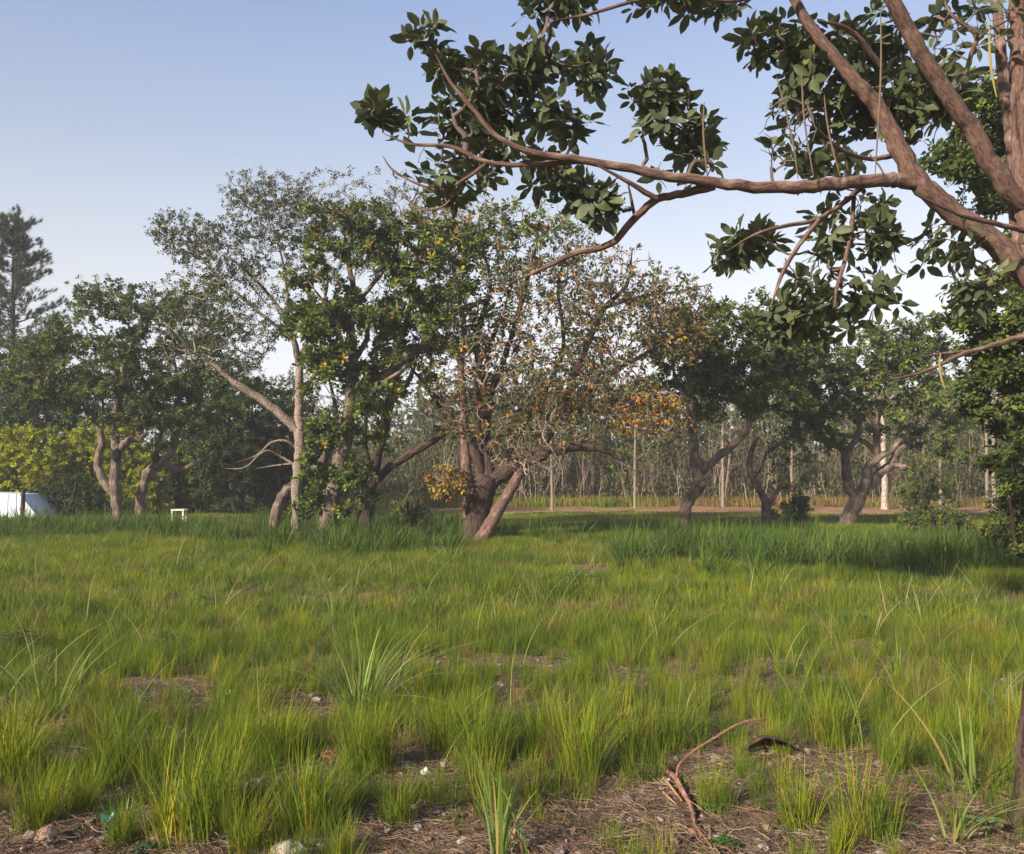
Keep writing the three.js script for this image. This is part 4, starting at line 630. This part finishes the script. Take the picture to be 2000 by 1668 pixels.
[[562, 1648, 30, .75, 'large speckled grey stone at the bottom edge'], [95, 1622, 23, .9, 'angular tan stone at lower left, the largest of its heap'], [60, 1618, 14, .8, 'grey stone left of the angular tan one'], [48, 1640, 9, .7, 'whitish pebble below the grey stone at lower left'], [38, 1606, 10, .6, 'flat grey stone at the far lower left'], [198, 1624, 11, .8, 'small tan stone below the turquoise scrap'], [170, 1646, 12, .5, 'flat bluish stone at the bottom edge, lower left'], [410, 1366, 12, .5, 'pale flat stone on the bare patch, right side'], [340, 1372, 9, .8, 'white upright chip of stone on the bare patch'], [300, 1358, 11, .5, 'grey flat stone at the left of the bare patch'], [488, 1384, 8, .9, 'white stone chip half hidden in the grass beside the bare patch'], [925, 1476, 10, .7, 'white rounded stone between tussocks in the centre foreground'], [905, 1472, 7, .7, 'small grey stone left of the white rounded one'], [700, 1640, 9, .6, 'small grey stone near the bottom, left of the centre'], [1492, 1646, 14, .6, 'pale stone at the bottom right of the fallen branch'], [360, 1452, 8, .7, 'white stone chip among tussocks at lower left'], [548, 1590, 9, .7, 'reddish pebble just above the large speckled stone'], [655, 1500, 8, .6, 'grey stone beside the rust-brown curled leaf sheath'], [980, 1330, 8, .8, 'white stone chip in the grass right of the arching clump']].forEach(([px, py, rp, fl, label], k) => {
  const c = ground(px, py), R = rp * -c.z / F; c.y += R * fl * .35;
  const m = part(numbered('stone'), stoneGeo(60 + k, R * 1.1, R * fl, R), k % 3 === 1 ? stoneTex2 : stoneTex, scene); m.position.copy(c); m.rotation.y = k * 1.7; tag(m, label, 'stone', 'loose stones of the foreground');
});
const stick = (name, label, cat, lines, mat, group) => {
  const o = ground(lines[0][0][0], lines[0][0][1]), t = thing(name, label, cat, o, group);
  lines.forEach((l, k) => {
    const pts = l.map((q) => { const g = ground(q[0], Math.max(q[1], 1200) + (q[3] ?? 0)); const p = q[3] ? at(q[0], q[1], -g.z) : g; p.y += q[3] ? 0 : .012 + q[2] * -p.z / F; return p; }), n = Math.max(6, l.length * 5), cv = new THREE.CatmullRomCurve3(pts, false, 'centripetal'), pp = cv.getPoints(n), rad = pp.map((p, i) => { const f = i / n * (l.length - 1), a = Math.min(l.length - 2, Math.floor(f)); return lerp(l[a][2], l[a + 1][2], f - a) * -p.z / F; });
    const b = new GB(); tube(b, pp, rad, 7, .2, o, k + 2, true); part(k ? 'side_twig' : 'stem', b.geo(), mat, t);
  });
};
stick('fallen_branch', 'fallen reddish branch with a long bare side shoot in the right foreground', 'branch', [[[1288, 1475, 4.5], [1303, 1495, 5], [1318, 1506, 5.5], [1335, 1535, 5.5], [1350, 1562, 5], [1356, 1590, 4.5], [1362, 1608, 4], [1385, 1640, 3], [1402, 1672, 2.4]], [[1321, 1507, 3], [1326, 1495, 2.8, 14], [1345, 1474, 2.6, 40], [1395, 1441, 2.4, 75], [1430, 1420, 2.2, 95], [1458, 1408, 1.8, 105], [1495, 1405, 1, 110]], [[1428, 1421, 1.6, 95], [1455, 1411, 1.3, 105], [1498, 1414, .8, 104]], [[1356, 1596, 2.5], [1348, 1625, 2.8], [1340, 1640, 2]], [[1360, 1600, 2.6], [1378, 1636, 2.4], [1420, 1652, 1.8], [1430, 1660, 1.2]], [[1356, 1588, 2], [1370, 1586, 1.8], [1398, 1584, 1.2]]], Object.assign(BARK.red.clone(), { color: new THREE.Color(1.9, 1.6, 1.45) }));
stick('dry_twig', 'thin pale forked twig standing in a tussock right of the fallen branch', 'twig', [[[1438, 1555, 1.6], [1450, 1535, 1.6, 18], [1470, 1510, 1.5, 44], [1490, 1503, 1, 50]], [[1469, 1512, 1.2, 42], [1500, 1516, .8, 40]], [[1440, 1552, 1.3], [1462, 1548, 1.2, 4], [1476, 1552, .8]]], BARK.pale);
[['orange splinter of bark left of the fallen branch', [[1300, 1508, 2.6], [1316, 1528, 3], [1332, 1548, 1.4]]], ['orange bark strip lower left of the fallen branch', [[1295, 1530, 2], [1308, 1543, 2.4], [1322, 1554, 1]]], ['curved orange bark strip under the lower end of the fallen branch', [[1386, 1600, 2], [1388, 1630, 2.6], [1390, 1662, 1.2]]], ['orange dry stalk lying in bare soil at the right', [[1610, 1540, 2], [1640, 1528, 2], [1672, 1512, 1]]], ['orange dry stalk leaning in the soil right of the brown husk', [[1522, 1515, 1.8], [1530, 1540, 2.2], [1535, 1562, 1]]], ['short orange stalk lying near the grass clump at the right', [[1765, 1545, 2], [1785, 1535, 2], [1795, 1528, 1]]], ['long dry stalk lying across the soil at the right edge', [[1955, 1668, 2], [1985, 1650, 2], [2010, 1638, 1.4]]], ['dark thin stick lying at lower left near the turquoise scrap', [[140, 1605, 2.4], [165, 1588, 2.4], [185, 1572, 1.6]]]].forEach(([label, l]) => stick('bark_strip', label, 'stick', [l], stdMat({ color: new THREE.Color(.36, .19, .09) }), 'dry strips and stalks on the soil'));
// curled sheaths and husks
function husk(name, label, px, py, Lp, Rp, turn, arc, col, seed, tilt = 0) {
  const c = ground(px, py), L = Lp * -c.z / F, R = Rp * -c.z / F, b = new GB(), n = 14, m = 10, th = .006;
  for (const side of [0, 1]) for (let i = 0; i <= n; i++) for (let j = 0; j <= m; j++) {
    const t = i / n, a = (j / m - .5) * arc, w = R * (.55 + .45 * Math.sin(t * 2.6 + .3)) * (1 + (fbm(t * 4 + seed, j * .6) - .5) * .25) - side * th; b.v((t - .5) * L, Math.cos(a) * w + Math.sin(t * 3.1) * R * .15, Math.sin(a) * w * 1.2, j / m, t * 3);
  }
  const s = (n + 1) * (m + 1); for (const side of [0, 1]) for (let i = 0; i < n; i++) for (let j = 0; j < m; j++) { const q = side * s + i * (m + 1) + j; b.t(q, q + 1, q + m + 1); b.t(q + 1, q + m + 2, q + m + 1); }
  for (let i = 0; i < n; i++) for (const j of [0, m]) { const q = i * (m + 1) + j; b.t(q, q + m + 1, q + s); b.t(q + m + 1, q + s + m + 1, q + s); }
  for (let j = 0; j < m; j++) for (const i of [0, n]) { const q = i * (m + 1) + j; b.t(q, q + 1, q + s); b.t(q + 1, q + s + 1, q + s); }
  const mt = BARK.dark.clone(); mt.color = new THREE.Color(...col); mt.bumpScale = .004; const o = part(numbered(name), b.geo(), mt, scene); o.position.copy(c); o.position.y += R * .1; o.rotation.set(tilt, turn, .1); tag(o, label, 'husk');
}
husk('bark_sheet', 'curved brown sheet of bark lying in the grass behind the fallen branch', 1498, 1470, 85, 32, -.15, 1.7, [1.2, 1, .9], 3, -.5);
husk('leaf_sheath', 'rust-brown curled leaf sheath between tussocks left of the centre', 640, 1462, 44, 16, .2, 2.6, [2.6, 1.5, 1.1], 7, .3);
husk('brown_husk', 'small rounded brown husk on the soil at the right of the fallen branch', 1528, 1588, 26, 12, .5, 2.8, [2.0, 1.25, .9], 9);
husk('brown_husk', 'small upright brown leaf husk in the grass at the centre', 957, 1420, 18, 10, 1.3, 2, [2.2, 1.3, 1], 11, .8);
// turquoise scrap, white scraps
function scrap(name, label, px, py, w, col, seed, fold) {
  const c = ground(px, py), s = w * -c.z / F, g = new THREE.BufferGeometry(), r = rng(seed), b = new GB(), n = 6;
  for (const y of [0, -.0015]) for (let i = 0; i <= n; i++) for (let j = 0; j <= n; j++) { const u = i / n - .5, v = j / n - .5; b.v(u * s * (1 - .35 * Math.abs(v)) , y + Math.abs(u + v * .4) * s * fold + (fbm(u * 4 + seed, v * 4) - .5) * s * .35, v * s * .8, i / n, j / n); }
  const k = (n + 1) ** 2; for (const f of [0, 1]) for (let i = 0; i < n; i++) for (let j = 0; j < n; j++) { const q = f * k + i * (n + 1) + j; b.t(q, q + 1, q + n + 1); b.t(q + 1, q + n + 2, q + n + 1); }
  const m = part(numbered(name), b.geo(), stdMat({ color: new THREE.Color(...col), roughness: .5 }), scene); m.position.copy(c); m.position.y += s * .22; m.rotation.set(.35, r() * 6, 0); tag(m, label, 'scrap');
}
scrap('plastic_scrap', 'small turquoise folded plastic scrap on the soil at lower left', 212, 1586, 24, [.16, .52, .50], 1, .8);
scrap('paper_scrap', 'white paper scrap between tussocks in the centre foreground', 831, 1490, 18, [.75, .73, .7], 4, .4);
scrap('paper_scrap', 'tiny white scrap in the short grass beyond the spreading weed', 1236, 1118, 9, [.8, .78, .74], 6, .3);

// leaning post at the right edge
{
  const o = ground(1993, 1598), b = new GB(), pts = []; for (let k = 0; k <= 16; k++) pts.push(at(lerp(1993, 2046, k / 16) + Math.sin(k) * .8, 1608 - k * 34, -o.z)); tube(b, pts, pts.map((_, k) => lerp(.05, .04, k / 16) * (k ? 1 : 1.2)), 12, .35, o, 5, true);
  const t = thing('wooden_post', 'dark rough wooden post leaning out of view at the right edge', 'post', o); part('shaft', b.geo(), BARK.dark, t);
}
// far left: pale sheet on a low frame, its post, and a white bench
{
  const d = 28.5, p0 = at(-70, 1012, d), p1 = at(76, 1012, d), t0 = at(-70, 963, d), t1 = at(38, 966, d), base = V((p0.x + p1.x) / 2, 0, -d), b = new GB();
  const t = thing('metal_shelter', 'low pale blue-white sheet-metal shelter at the left edge under the yellow shrub', 'shelter', base);
  const q = [[p0.x, p0.y], [p1.x, p1.y], [t1.x, t1.y], [t0.x, t0.y]], s = new THREE.Shape(q.map((e) => new THREE.Vector2(e[0] - base.x, e[1])));
  const g = new THREE.ExtrudeGeometry(s, { depth: 1.6, bevelEnabled: true, bevelSize: .015, bevelThickness: .015, bevelSegments: 2 }); g.translate(0, 0, -1.6);
  part('sheet', g, stdMat({ color: new THREE.Color(.66, .73, .82), roughness: .45 }), t);
  const ribM = stdMat({ color: new THREE.Color(.64, .71, .80), roughness: .5 }); for (let k = 0; k < 7; k++) { const rb = new GB(), x = lerp(q[0][0] + .05, q[2][0] - .1, k / 6) - base.x; tube(rb, [V(x, p0.y + .03, .02), V(x, t0.y - .03, .02)], [.012, .012], 6); part('rib', rb.geo(), ribM, t); } 
  const gy = gh(base.x, -d); for (const x of [q[0][0] + .1, q[1][0] - .1]) { const fb = new GB(); tube(fb, [V(x - base.x, gy - .1, -.3), V(x - base.x, p0.y + .02, -.3)], [.04, .04], 6); part('leg', fb.geo(), BARK.dark, t); }
  const o = at(43, 1020, 27.6); o.y = gh(o.x, o.z); const pb = new GB(); tube(pb, [V(0, -.1, 0), V(.01, .5, 0), V(.02, 1.05, .02)], [.075, .07, .065], 10, .2, V(0, 0, 0), 2, true);
  const pt = thing('fence_post', 'short brown wooden post in front of the pale sheet-metal shelter', 'post', o); part('shaft', pb.geo(), BARK.dark, pt);
  const bo = at(347, 1000, 27); bo.y = gh(bo.x, bo.z); const bt = thing('garden_bench', 'small white bench showing above the grass right of the S-bent trunk', 'bench', bo), wm = stdMat({ color: new THREE.Color(.70, .68, .58) });
  const seatY = at(347, 996, 27).y - bo.y; for (let k = 0; k < 3; k++) { const m = part('seat_slat', new THREE.BoxGeometry(.44, .05, .1), wm, bt); m.position.set(0, seatY, -k * .12); }
  for (const [x, z] of [[-.18, 0], [.18, 0], [-.18, -.24], [.18, -.24]]) { const m = part('leg', new THREE.BoxGeometry(.05, seatY - .03, .05), wm, bt); m.position.set(x, (seatY - .03) / 2, z); }
}
// termite nests in the forks of the two gnarled trees
[[226, 888, 26 - .25, .17, 'black rounded insect nest in the fork of the left gnarled tree'], [303, 893, 27 - .15, .17, 'black rounded insect nest in the crook of the S-bent trunk']].forEach(([px, py, d, R, label], k) => { const m = part(numbered('insect_nest'), stoneGeo(200 + k, R * .8, R * 1.25, R * .8), stdMat({ color: new THREE.Color(.02, .015, .012), roughness: 1 }), scene); m.position.copy(at(px, py, d)); tag(m, label, 'nest'); });

scene.traverse((o) => { if (o.isMesh) { o.castShadow = true; o.receiveShadow = true; } });
renderer.render(scene, camera);
